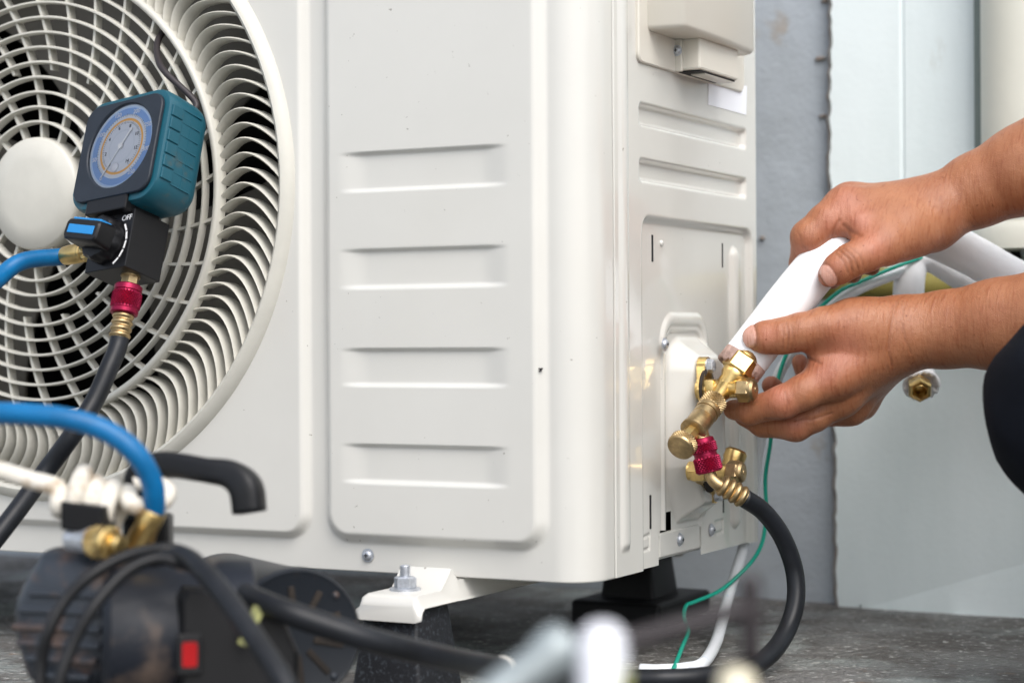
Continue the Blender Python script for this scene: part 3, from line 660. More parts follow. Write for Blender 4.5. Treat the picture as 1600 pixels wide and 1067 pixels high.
# ------------------------------------------------------------------ insulated pipes, cables
def pipes():
    a, b = nA, nB; ax = (b-a).normalized()
    t = thing('insulated_pipe', 'thick white insulated pipe held by both hands and joined to the upper valve', 'pipe', a)
    obj('flare_nut', *join([lathe(a+ax*.0125, ax, [(0, .0104), (.0012, .0114), (.011, .0114), (.0125, .0102)], sides=6, up=Vector((.3, -.2, 1))), lathe(a+ax*.0245, ax, [(0, .0098), (.004, .0088), (.008, .0078)], 28)]), 'brass', t, True, auto=30)
    obj('copper_tube', *tube([a+ax*.02, a+ax*.04, a+ax*.06], .0062, 20, 4), 'copper', t)
    pts = [vd(1163, 564, .004), vd(1199, 517, .006), vd(1240, 464, .007), vd(1288, 408, .015), vd(1336, 373, .034), vd(1400, 360, .065), vd(1448, 365, .088), vd(1520, 400, .10), vd(1600, 443, .10), vd(1700, 470, .09), W(1850, 480, WY-.02), W(1900, 480, WY+.03)]
    r = [.0152]*4+[.0155]*3+[.0145]*5
    obj('foam_sleeve', *tube(pts, r, 28, 8), 'foam', t)
    # torn open end of the sleeve
    d = (pts[0]-pts[1]).normalized(); u, v, q = frame(d); n = 36; V, Q = [], []; rr = random.Random(5)
    jag = [rr.uniform(0, .005) for _ in range(n)]
    for s, rad, k_ in ((-.002, .0154, 0), (.004, .0156, 1), (.0045, .0135, 1), (.002, .010, .3), (-.004, .0068, 0)):
        for k in range(n):
            an = 6.28319*k/n; V.append(pts[0]+d*(s+jag[k]*k_)+(v*math.cos(an)+q*math.sin(an))*rad)
    for i in range(4):
        for k in range(n): Q.append((i*n+k, i*n+(k+1) % n, (i+1)*n+(k+1) % n, (i+1)*n+k))
    obj('torn_end', V, Q, 'foam_in', t)
    # second pipe: hanging free with an open flare nut
    n0, n1 = P(1438, 610, 1.385), P(1428, 560, 1.42); ax2 = (n0-n1).normalized()
    t2 = thing('spare_pipe', 'thinner white insulated pipe hanging down with an open brass flare nut', 'pipe', n0)
    pts2 = [P(1439, 599, 1.394), P(1431, 562, 1.415), P(1423, 500, 1.43), P(1420, 450, 1.435), P(1428, 412, 1.44), P(1455, 402, 1.44), P(1500, 428, 1.44), P(1550, 458, 1.44), P(1620, 492, 1.43), P(1720, 530, 1.40), W(1880, 540, WY-.02), W(1930, 540, WY+.03)]
    obj('foam_sleeve', *tube(pts2, .0112, 24, 8), 'foam', t2)
    e0 = pts2[0]; d2 = (pts2[0]-pts2[1]).normalized(); view = (CAM-e0).normalized(); d3 = (d2*.75+view*.66).normalized()
    u, v, q = frame(d2); V, Q = [], []; jag = [rr.uniform(0, .003) for _ in range(n)]
    for s, rad, k_ in ((-.004, .0114, 0), (.001, .0132, 1), (.0015, .0110, 1), (-.002, .0065, 0)):
        for k in range(n): an = 6.28319*k/n; V.append(e0+d2*(s+jag[k]*k_)+(v*math.cos(an)+q*math.sin(an))*rad)
    obj('torn_end', V, [(i*n+k, i*n+(k+1) % n, (i+1)*n+(k+1) % n, (i+1)*n+k) for i in range(3) for k in range(n)], 'foam', t2)
    nb = P(1438, 612, 1.376)-d3*.012
    hexo = lathe(nb, d3, [(0, .0074), (.001, .0086), (.0095, .0088), (.0115, .0078), (.012, .0066), (.011, .0052), (.004, .0050)], sides=6)
    V, Q = hexo
    o = obj('flare_nut', V, Q[:-1], 'brass', t2, False)
    thr = [(.0118-.0006*i, .0051 if i % 2 else .0045) for i in range(14)]
    V, Q = lathe(nb, d3, thr, 24); obj('nut_thread', V, Q[:-2]+[tuple(reversed(Q[-1]))], 'brass', t2)
    obj('copper_tube', *tube([nb+d3*.002, (nb+e0)/2, e0-d2*.01], .0048, 16, 5), 'copper', t2)
    # cables
    g = [P(1440, 402, 1.43), P(1395, 419, 1.42), P(1345, 440, 1.41), P(1308, 458, 1.40), P(1262, 502, 1.39), P(1228, 555, 1.39), P(1210, 620, 1.39), P(1204, 690, 1.40), P(1196, 745, 1.41), P(1197, 800, 1.41), P(1190, 850, 1.41), P(1165, 888, 1.41), P(1125, 922, 1.40), P(1085, 940, 1.385), P(1072, 946, 1.38), P(1069, 965, 1.37), P(1075, 985, 1.355), P(1066, 1010, 1.32), G(1052, 1046, .0065), G(1049, 1052, .004)]
    o = obj('green_wire', *tube(g, .00145, 12, 8), 'green'); tag(o, 'thin green earth wire trailing down beside the unit to the ground', 'wire')
    c = [P(1450, 408, 1.44), P(1400, 428, 1.43), P(1345, 450, 1.415), P(1300, 478, 1.405), P(1255, 530, 1.40), P(1215, 590, 1.405), P(1188, 690, 1.43), P(1176, 790, 1.44), P(1160, 860, 1.43), P(1142, 920, 1.41), P(1128, 970, 1.37), P(1118, 1005, 1.335), G(1098, 1036, .006), G(1070, 1044, .004), G(1030, 1047, .004), G(1000, 1046, .004)]
    o = obj('power_cable', *tube(c, .0040, 14, 8), 'cable'); tag(o, 'flat white printed power cable dropping behind the unit to the ground', 'cable')
pipes()

# ------------------------------------------------------------------ the pressure gauge hanging on the grille
GU = Vector((.80, .10, .59)).normalized(); GV = Vector((.08, .93, -.33)); GV = (GV-GU*GV.dot(GU)).normalized(); GN = GU.cross(GV)
def cw(v): return cr*v.x+cu*v.y-fw*v.z
gu, gv, gn = cw(GU), cw(GV), cw(GN); GC = P(190, 235, 1.255)
def gl(a, b, c=0): return GC+gu*a+gv*b+gn*c
def text(name, s, size, c, u, v, m, parent, thick=.00008):
    cv = bpy.data.curves.new(name, 'FONT'); cv.body = s; cv.size = size; cv.align_x = 'CENTER'; cv.align_y = 'CENTER'; cv.extrude = thick
    o = bpy.data.objects.new(name, cv); COL.objects.link(o); dg = bpy.context.evaluated_depsgraph_get(); me = bpy.data.meshes.new_from_object(o.evaluated_get(dg)); bpy.data.objects.remove(o)
    n = u.cross(v); V = [c+u*p.co.x+v*p.co.y+n*p.co.z for p in me.vertices]; Q = [tuple(p.vertices) for p in me.polygons]
    return obj(name, V, Q, m, parent, False)
def dial_material():
    m = bpy.data.materials.new('dial_print'); m.use_nodes = True; t = m.node_tree; b = t.nodes['Principled BSDF']; b.inputs['Roughness'].default_value = .4
    at = t.nodes.new('ShaderNodeAttribute'); at.attribute_name = 'polar'   # x radius 0..1, y angle 0..1
    sp = t.nodes.new('ShaderNodeSeparateXYZ'); t.links.new(at.outputs['Vector'], sp.inputs[0])
    r = t.nodes.new('ShaderNodeValToRGB'); r.color_ramp.interpolation = 'CONSTANT'; t.links.new(sp.outputs[0], r.inputs[0])
    base = (.68, .71, .77)  # print colours paled, hazy glare of the glass put into them
    bands = [(0, base), (.36, (.62, .66, .72)), (.40, base), (.60, (.85, .42, .06)), (.66, base), (.735, (.6, .7, .8)), (.75, (.20, .36, .68)), (.90, (.46, .62, .85)), (.935, (.62, .70, .80))]
    e = r.color_ramp.elements; e[0].position = 0; e[0].color = (*base, 1); e[1].position = bands[1][0]; e[1].color = (*bands[1][1], 1)
    for p, c in bands[2:]: q = e.new(p); q.color = (*c, 1)
    t.links.new(r.outputs[0], b.inputs['Base Color']); return m
def gauge():
    t = thing('pressure_gauge', 'teal rubber cased pressure gauge hooked on the fan grille', 'gauge', gl(0, -.08, -.02))
    HW, HH = .0400, .0385
    L = []
    for c, s, r in ((-.034, .90, .013), (-.031, .955, .015), (-.027, .985, .016), (-.010, 1.0, .016), (-.002, .995, .016), (.0006, .965, .015), (.0009, .93, .013)):
        L.append([gl(a, b, c) for a, b in rrect(HW*s, HH*s, r*s, 8)])
    bt = obj('boot', *loft(L), 'teal', t, True, auto=45)
    for s in (-1, 1):
        for k in range(6):                                   # grip pads moulded along both sides
            b = -.021+.0085*k
            obj('grip_pad', *bbox(gl(s*(HW-.0002), b, -.0055), .0011, .0037, .0046, gu, gv, gn, bev=.0005), 'teal', bt, False)
        for k in range(7):
            b = -.0255+.0085*k
            obj('grip_rib', *bbox(gl(s*(HW-.0009), b, -.0180), .0010, .0004, .0085, gu, gv, gn), 'teal', bt, False)
        obj('mould_seam', *bbox(gl(s*(HW-.0011), .0, -.0185), .0010, .026, .0003, gu, gv, gn), 'teal', bt, False)
    # bezel: rounded square plate with round window
    dc = (.0012, .0018); RW = .0293; base_rr = rrect(.0350, .0335, .010, 40); n = 96; rr = []; inner = []
    dense = []
    for i in range(len(base_rr)):
        p, q = base_rr[i], base_rr[(i+1) % len(base_rr)]
        for k in range(12): dense.append((p[0]+(q[0]-p[0])*k/12, p[1]+(q[1]-p[1])*k/12))
    for k in range(n):
        an = 2*math.pi*k/n; best = min(dense, key=lambda e: abs(math.remainder(math.atan2(e[1]-dc[1], e[0]-dc[0])-an, 2*math.pi)))
        rr.append(best); inner.append((dc[0]+RW*math.cos(an), dc[1]+RW*math.sin(an)))
    loops = [[gl(a, b, .0015) for a, b in rr], [gl(a, b, .0032) for a, b in rr], [gl(a*.985, b*.985, .0038) for a, b in rr], [gl(a, b, .0038) for a, b in inner], [gl(dc[0]+(a-dc[0])*.98, dc[1]+(b-dc[1])*.98, .0030) for a, b in inner], [gl(dc[0]+(a-dc[0])*.97, dc[1]+(b-dc[1])*.97, -.002) for a, b in inner]]
    V, Q = loft(loops); obj('bezel', V, Q[:-2], 'bezel', t, True, auto=30)
    # dial
    V, Q = [], []; na, nr_ = 72, 24; pol = []
    for i in range(nr_+1):
        for k in range(na):
            a = 6.28319*k/na; r = RW*i/nr_; V.append(gl(dc[0]+r*math.cos(a), dc[1]+r*math.sin(a), .0016)); pol += [i/nr_, k/na, 0]
    for i in range(nr_):
        for k in range(na): Q.append((i*na+k, (i+1)*na+k, (i+1)*na+(k+1) % na, i*na+(k+1) % na))
    d = obj('dial', V, Q, dial_material(), t, False); at = d.data.attributes.new('polar', 'FLOAT_VECTOR', 'POINT'); at.data.foreach_set('vector', pol)
    tk = []
    for k in range(61):                                       # scale ticks
        a = math.radians(235-290*k/60); q = .0006 if k % 5 else .0012
        for rad in (.735, .56): 
            e = gl(dc[0]+RW*rad*math.cos(a), dc[1]+RW*rad*math.sin(a), .0018); er = gu*math.cos(a)+gv*math.sin(a)
            tk.append(bbox(e, q*.8, .00012, .00004, er, gn.cross(er), gn))
    obj('scale_ticks', *join(tk), 'bezel', d, False)
    for k, s in enumerate(('0', '50', '100', '150', '200', '250', '300', '350')):
        a = math.radians(235-290*k/7); text('numeral', s, .0042, gl(dc[0]+RW*.83*math.cos(a), dc[1]+RW*.83*math.sin(a), .0018), gu, gv, 'white', d)
        text('numeral', str(k*2), .0034, gl(dc[0]+RW*.48*math.cos(a), dc[1]+RW*.48*math.sin(a), .0018), gu, gv, 'bezel', d)
    # needle: long thin arm to the lower left, short tail with bulb
    a = math.radians(236); nd = gu*math.cos(a)+gv*math.sin(a); c = gl(*dc, .0024)
    obj('needle', *join([bbox(c+nd*.011, .0125, .0004, .00015, nd, gn.cross(nd), gn), bbox(c-nd*.006, .006, .0007, .00015, nd, gn.cross(nd), gn), lathe(c-nd*.0125, gn, [(-.0002, .0012), (.0002, .0012)], 14), lathe(c, gn, [(-.0004, .0021), (.0006, .0019)], 18)]), 'white', t, False)
    obj('zero_screw', *lathe(gl(-.001, -.0125, .0018), gn, [(0, .0033), (.0004, .0033), (.0006, .002)], 20), 'whitepl', t)
    gm = bpy.data.materials.new('gauge_lens'); gm.use_nodes = True; q_ = gm.node_tree; q_.nodes.clear(); gl_ = q_.nodes.new('ShaderNodeBsdfGlossy'); gl_.inputs['Roughness'].default_value = .12; tr_ = q_.nodes.new('ShaderNodeBsdfTransparent'); fr_ = q_.nodes.new('ShaderNodeFresnel'); fr_.inputs[0].default_value = 1.6; mx_ = q_.nodes.new('ShaderNodeMixShader'); ou_ = q_.nodes.new('ShaderNodeOutputMaterial'); q_.links.new(fr_.outputs[0], mx_.inputs[0]); q_.links.new(tr_.outputs[0], mx_.inputs[1]); q_.links.new(gl_.outputs[0], mx_.inputs[2]); q_.links.new(mx_.outputs[0], ou_.inputs[0])
    lv_, lq_ = lathe(gl(*dc, .0029), gn, [(0, RW*.975), (.0006, RW*.8), (.0009, RW*.5), (.0010, RW*.02)], 48); obj('lens', lv_, lq_[:-2], gm, t)
    # valve block below
    obj('block_neck', *bbox(gl(-.002, -.0375, -.012), .0185, .0055, .0150, gu, gv, gn, bev=.001), 'blackmetal', t, False)
    blk = obj('valve_block', *bbox(gl(0, -.060, -.019), .0185, .0195, .0150, gu, gv, gn, bev=.0006), 'blackmetal', t, False)
    text('off_mark', 'OFF', .0052, gl(.0125, -.0465, -.00385), gu, gv, 'white', blk)
    for k in range(5):
        a = math.radians(30-20*k); c = gl(-.002+.0172*math.cos(a), -.0615+.0172*math.sin(a), -.0039); er = gu*math.cos(a)+gv*math.sin(a)
        obj('dial_dash', *bbox(c, .0006, .0026, .0001, er, gn.cross(er), gn), 'white', blk, False)
    # knob with wing and blue inserts
    kc = (-.002, -.0605)
    sk = lambda th, s, r: r*(1+.035*math.cos(th*10))
    kb = obj('knob', *lathe(gl(*kc, -.0045), gn, [(0, .0150), (.002, .0152), (.009, .0143), (.0105, .0130)], 60, fn=sk), 'blackmetal', t, True, auto=40)
    kx = (gu*math.cos(math.radians(12))-gv*math.sin(math.radians(12))).normalized(); ky = gn.cross(kx)
    L = []
    for c, hl, hw in ((.004, .0150, .0085), (.010, .0158, .0078), (.0170, .0162, .0068), (.0182, .0152, .0058)):
        L.append([gl(*kc, c)+kx*a+ky*b for a, b in rrect(hl, hw, .003, 3)])
    obj('knob_wing', *loft(L), 'blackmetal', kb, True, auto=40)
    obj('blue_insert', *bbox(gl(*kc, .0115)+ky*.0075, .0135, .0008, .0045, kx, ky, gn, bev=.0004), 'bluepl', kb, False)
    obj('blue_insert', *bbox(gl(*kc, .0182), .0125, .0028, .0004, kx, ky, gn, bev=.0003), 'bluepl', kb, False)
    # hook
    h = [gl(.026, .034, -.030), gl(.0255, .043, -.030), P(257, 112, 1.285), P(246, 88, 1.30), P(246, 66, 1.315), P(256, 50, 1.325), P(270, 44, 1.338), P(280, 52, 1.352)]
    obj('hook', *tube(h, .0022, 12, 10), 'hook', t)
    # bottom outlet
    o0 = gl(.0085, -.0775, -.0185); dn = -gv
    obj('outlet', *join([lathe(o0, dn, [(-.004, .0062), (.003, .0062)], 20), lathe(o0+dn*.002, dn, [(0, .0056), (.0065, .0056), (.008, .0048), (.012, .0046)], sides=6)]), 'brass_old', t, False)
    return o0+dn*.0085, dn
go, gd = gauge()
def gauge_hoses():
    t = thing('gauge_hose', 'black hose hanging from the red coupler under the gauge', 'hose', go)
    obj('red_coupler', *join([lathe(go, gd, [(0, .0080), (.0008, .0088), (.0038, .0088), (.0042, .0082)], 40), knurl(go+gd*.0040, gd, .0120, .0091, 34, 10, .045), lathe(go+gd*.0158, gd, [(0, .0082), (.0005, .0088), (.0028, .0086), (.0035, .0076)], 40)]), 'red', t, True, auto=14)
    f0 = go+gd*.0185; obj('ferrule', *ribbed(f0, gd, .0165, .0067, 4), 'brass_old', t)
    f1 = f0+gd*.016
    pts = [f1-gd*.003, f1+gd*.006, P(170, 576, dep(f1)-.010), P(147, 627, dep(f1)-.018), P(115, 677, dep(f1)-.028), P(70, 738, 1.20), P(20, 806, 1.18), P(-40, 880, 1.16), P(-120, 960, 1.14), G(-260, 1070, .006), G(-420, 1080, .006)]
    obj('hose', *tube(pts, .0059, 18, 10), 'hose', t)
    # blue hose from the gauge's left port, round outside the picture, to the pump inlet
    b0 = gl(-.0205, -.0610, -.011); bd = -gu
    t = thing('blue_hose', 'bright blue hose with brass ends between gauge and vacuum pump', 'hose', P(240, 800, 1.0))
    obj('brass_nut', *join([knurl(b0+bd*.0, bd, .0105, .0066, 14, 4, .07, .2), lathe(b0+bd*.0105, bd, [(0, .0056), (.001, .0062), (.003, .0060)], 28)]), 'brass', t, True, auto=50)
    obj('brass_sleeve', *lathe(b0+bd*.0125, bd, [(0, .0056), (.001, .0064), (.013, .0063), (.016, .0060)], 28), 'brass', t, True, auto=40)
    e = b0+bd*.027
    pts = [e-bd*.004, e+bd*.006, P(34, 409, dep(e)-.012), P(-8, 440, dep(e)-.03), P(-80, 505, 1.18), P(-190, 570, 1.10), P(-230, 620, 1.05), P(-150, 642, 1.02), P(-60, 645, 1.0), P(20, 646, .99), P(100, 653, .985), P(165, 673, .985), P(212, 708, .985), P(237, 752, .99), P(241, 790, .995), P(238, 806, .997)]
    obj('hose', *tube(pts, .0056, 18, 10), 'blue', t)
    s0, s1 = P(241, 796, .996), P(214, 856, 1.0); sx = s1-s0
    obj('brass_sleeve', *lathe(s0, sx, [(0, .0060), (.001, .0066), (.011, .0064), (sx.length, .0074)], 28), 'brass', t, True, auto=40)
gauge_hoses()
# ------------------------------------------------------------------ sculpting by signed distance (hands, body, pump castings)
def snets(fn, lo, hi, h):
    lo, hi = np.array(lo, float), np.array(hi, float); n = np.ceil((hi-lo)/h).astype(int)+1
    ax = [lo[i]+h*np.arange(n[i]) for i in range(3)]
    V = np.empty(n, np.float32)
    for i0 in range(0, n[0], 24):
        g = np.stack(np.meshgrid(ax[0][i0:i0+24], ax[1], ax[2], indexing='ij'), -1).astype(np.float32); V[i0:i0+24] = fn(g)
    ins = V < 0; c = [n[0]-1, n[1]-1, n[2]-1]
    corner = lambda A, o: A[o[0]:o[0]+c[0], o[1]:o[1]+c[1], o[2]:o[2]+c[2]]
    offs = [(a, b, d) for a in (0, 1) for b in (0, 1) for d in (0, 1)]
    cnt = sum(corner(ins, o).astype(np.int8) for o in offs); act = (cnt > 0) & (cnt < 8); idx = np.argwhere(act)
    pos = np.zeros((len(idx), 3)); num = np.zeros(len(idx))
    for o in offs:
        for k in range(3):
            if o[k]: continue
            o2 = list(o); o2[k] = 1
            a = V[tuple((idx+o).T)]; b = V[tuple((idx+o2).T)]; x = (a < 0) != (b < 0)
            t = np.where(x, a/np.where(x, a-b, 1), 0); p = idx+np.array(o, float); p[:, k] += t; pos[x] += p[x]; num += x
    pos /= num[:, None]; pos = lo+pos*h; ids = np.full(act.shape, -1, np.int64); ids[tuple(idx.T)] = np.arange(len(idx)); Q = []
    for k in range(3):
        u, v = (k+1) % 3, (k+2) % 3; sl0 = [slice(None)]*3; sl1 = [slice(None)]*3; sl0[k] = slice(0, -1); sl1[k] = slice(1, None)
        a, b = ins[tuple(sl0)], ins[tuple(sl1)]; e = np.argwhere(a != b)
        e = e[(e[:, u] > 0) & (e[:, v] > 0) & (e[:, u] < n[u]-1) & (e[:, v] < n[v]-1)]
        s = a[tuple(e.T)]; qs = []
        for du, dv in ((-1, -1), (0, -1), (0, 0), (-1, 0)):
            f = e.copy(); f[:, u] += du; f[:, v] += dv; qs.append(ids[tuple(f.T)])
        q = np.stack(qs, 1); q[~s] = q[~s][:, ::-1]; Q.append(q)
    return pos, np.concatenate(Q)
def cone(g, a, b, ra, rb):
    a = np.array(a, np.float32); b = np.array(b, np.float32); ab = b-a; t = np.clip(((g-a)@ab)/float(ab@ab), 0, 1)
    return np.linalg.norm(g-a-t[..., None]*ab, axis=-1)-(ra+(rb-ra)*t)
def smin(a, b, k): h = np.clip(.5+.5*(b-a)/k, 0, 1); return b+(a-b)*h-k*h*(1-h)
def chain(g, js, k=.003):
    d = None
    for p, q in zip(js, js[1:]):
        c = cone(g, p[0], q[0], p[1], q[1]); d = c if d is None else smin(d, c, k)
    return d
def J(px, py, dp, r): return (P(px, py, dp), R(r, dp))
def smooth_mesh(V, Q, it=2, f=.5):
    n = len(V)
    for _ in range(it):
        acc = np.zeros_like(V); c = np.zeros(n)
        for i, j in ((0, 1), (1, 2), (2, 3), (3, 0)):
            np.add.at(acc, Q[:, i], V[Q[:, j]]); np.add.at(acc, Q[:, j], V[Q[:, i]]); np.add.at(c, Q[:, i], 1); np.add.at(c, Q[:, j], 1)
        V = V*(1-f)+acc/c[:, None]*f
    return V
def normals(V, Q):
    fn = np.cross(V[Q[:, 2]]-V[Q[:, 0]], V[Q[:, 3]]-V[Q[:, 1]]); N = np.zeros_like(V)
    for i in range(4): np.add.at(N, Q[:, i], fn)
    return N/np.maximum(np.linalg.norm(N, axis=1), 1e-12)[:, None]
def project(V):
    d = V-np.array(CAM); z = d@np.array(fw); return 800+FPX*(d@np.array(cr))/z, 533.5-FPX*(d@np.array(cu))/z, z
def skin_material():
    m = bpy.data.materials.new('skin'); m.use_nodes = True; t = m.node_tree; b = t.nodes['Principled BSDF']
    at = t.nodes.new('ShaderNodeAttribute'); at.attribute_name = 'tint'; tc = t.nodes.new('ShaderNodeTexCoord')
    f, _ = noise_mix(t, tc, 45, 6, .35, .7); mx = t.nodes.new('ShaderNodeMixRGB'); mx.blend_type = 'MULTIPLY'; mx.inputs[2].default_value = (.80, .70, .64, 1); t.links.new(f, mx.inputs[0]); t.links.new(at.outputs['Color'], mx.inputs[1])
    f2, _ = noise_mix(t, tc, 260, 2, .70, .76); mx2 = t.nodes.new('ShaderNodeMixRGB'); mx2.blend_type = 'MULTIPLY'; mx2.inputs[2].default_value = (.62, .48, .42, 1); t.links.new(f2, mx2.inputs[0]); t.links.new(mx.outputs[0], mx2.inputs[1])
    t.links.new(mx2.outputs[0], b.inputs['Base Color']); b.inputs['Subsurface Weight'].default_value = .12; b.inputs['Subsurface Radius'].default_value = (1, .35, .18); b.inputs['Subsurface Scale'].default_value = .0035
    an = t.nodes.new('ShaderNodeAttribute'); an.attribute_name = 'nail'
    mr = t.nodes.new('ShaderNodeMapRange'); mr.inputs[3].default_value = .46; mr.inputs[4].default_value = .25; t.links.new(an.outputs['Fac'], mr.inputs[0]); t.links.new(mr.outputs[0], b.inputs['Roughness'])
    vo = t.nodes.new('ShaderNodeTexVoronoi'); vo.inputs['Scale'].default_value = 900; vo.feature = 'DISTANCE_TO_EDGE'; t.links.new(tc.outputs['Object'], vo.inputs[0])
    n2 = t.nodes.new('ShaderNodeTexNoise'); n2.inputs['Scale'].default_value = 260; n2.inputs['Detail'].default_value = 6; t.links.new(tc.outputs['Object'], n2.inputs[0])
    b1 = t.nodes.new('ShaderNodeBump'); b1.inputs['Strength'].default_value = .6; b1.inputs['Distance'].default_value = .0004; t.links.new(vo.outputs[0], b1.inputs['Height'])
    b2 = t.nodes.new('ShaderNodeBump'); b2.inputs['Strength'].default_value = .4; b2.inputs['Distance'].default_value = .0008; t.links.new(n2.outputs[0], b2.inputs['Height']); t.links.new(b1.outputs[0], b2.inputs['Normal'])
    mp = t.nodes.new('ShaderNodeMapping'); mp.inputs['Rotation'].default_value = (0, 0, -TH); mp.inputs['Scale'].default_value = (620, 120, 85); t.links.new(tc.outputs['Object'], mp.inputs[0])
    n3 = t.nodes.new('ShaderNodeTexNoise'); n3.inputs['Scale'].default_value = 1; n3.inputs['Detail'].default_value = 5; n3.inputs['Distortion'].default_value = .6; t.links.new(mp.outputs[0], n3.inputs[0])
    b3 = t.nodes.new('ShaderNodeBump'); b3.inputs['Strength'].default_value = .5; b3.inputs['Distance'].default_value = .0008; t.links.new(n3.outputs[0], b3.inputs['Height']); t.links.new(b2.outputs[0], b3.inputs['Normal']); t.links.new(b3.outputs[0], b.inputs['Normal'])
    r3 = t.nodes.new('ShaderNodeMapRange'); r3.inputs[1].default_value = .5; r3.inputs[2].default_value = .72; t.links.new(n3.outputs[0], r3.inputs[0])
    mx3 = t.nodes.new('ShaderNodeMixRGB'); mx3.blend_type = 'MULTIPLY'; mx3.inputs[2].default_value = (.80, .68, .60, 1); t.links.new(r3.outputs[0], mx3.inputs[0]); t.links.new(mx2.outputs[0], mx3.inputs[1]); t.links.new(mx3.outputs[0], b.inputs['Base Color'])
    return m
SKIN = np.array([.38, .158, .075]); PINK = np.array([.46, .17, .11]); NAIL = np.array([.72, .42, .34]); DARK = np.array([.20, .070, .035]); PALE = np.array([.56, .30, .19])
def hand_mesh(palm, fingers, creases, nails, reds, k_palm, h=.00115):
    allj = [j for c in palm+fingers for j in c]; pts = np.array([tuple(j[0]) for j in allj]); rad = max(j[1] for j in allj)
    lo, hi = pts.min(0)-.03, pts.max(0)+.03
    def fn(g):
        p = None
        for c in palm:
            d = chain(g, c, .006); p = d if p is None else smin(p, d, k_palm)
        tot = p
        for c in fingers: tot = np.minimum(tot, smin(p, chain(g, c, .0035), .009))
        return tot
    V, Q = snets(fn, lo, hi, h); V = smooth_mesh(V, Q, 2, .5); N = normals(V, Q)
    px, py, z = project(V); front = (N@np.array(fw)) < .15
    col = np.repeat(SKIN[None], len(V), 0); nail = np.zeros(len(V)); up = np.clip(N[:, 2], 0, 1)
    for (x, y, r, dmax) in reds:
        f = np.exp(-((px-x)**2+(py-y)**2)/r**2)*(z < dmax); col = col*(1-.6*f[:, None])+PINK*.6*f[:, None]
    for line, dep_, wd, zmax in creases:
        d = np.full(len(V), 1e9)
        for a, b in zip(line, line[1:]): d = np.minimum(d, sdseg(px, py, a, b))
        f = np.exp(-(d/wd)**2)*front*(z < zmax); V = V-N*(dep_*f)[:, None]; col = col*(1-.32*f[:, None])+DARK*.32*f[:, None]
    for (x, y, ax_, a, b, zmax) in nails:
        c, s = math.cos(ax_), math.sin(ax_); u = ((px-x)*c+(py-y)*s)/a; v = (-(px-x)*s+(py-y)*c)/b; d = (np.abs(u)**2.6+np.abs(v)**2.6)**(1/2.6)
        ok = front*(z < zmax); f = sstep((1.08-d)/.16)*ok; rim = np.exp(-((d-1.12)/.13)**2)*ok
        V = V+N*(f*.0003-rim*.0005)[:, None]; col = col*(1-f[:, None])+NAIL*f[:, None]; col = col*(1-.35*rim[:, None])+DARK*.35*rim[:, None]; nail = np.maximum(nail, f)
    return V, Q, col, nail
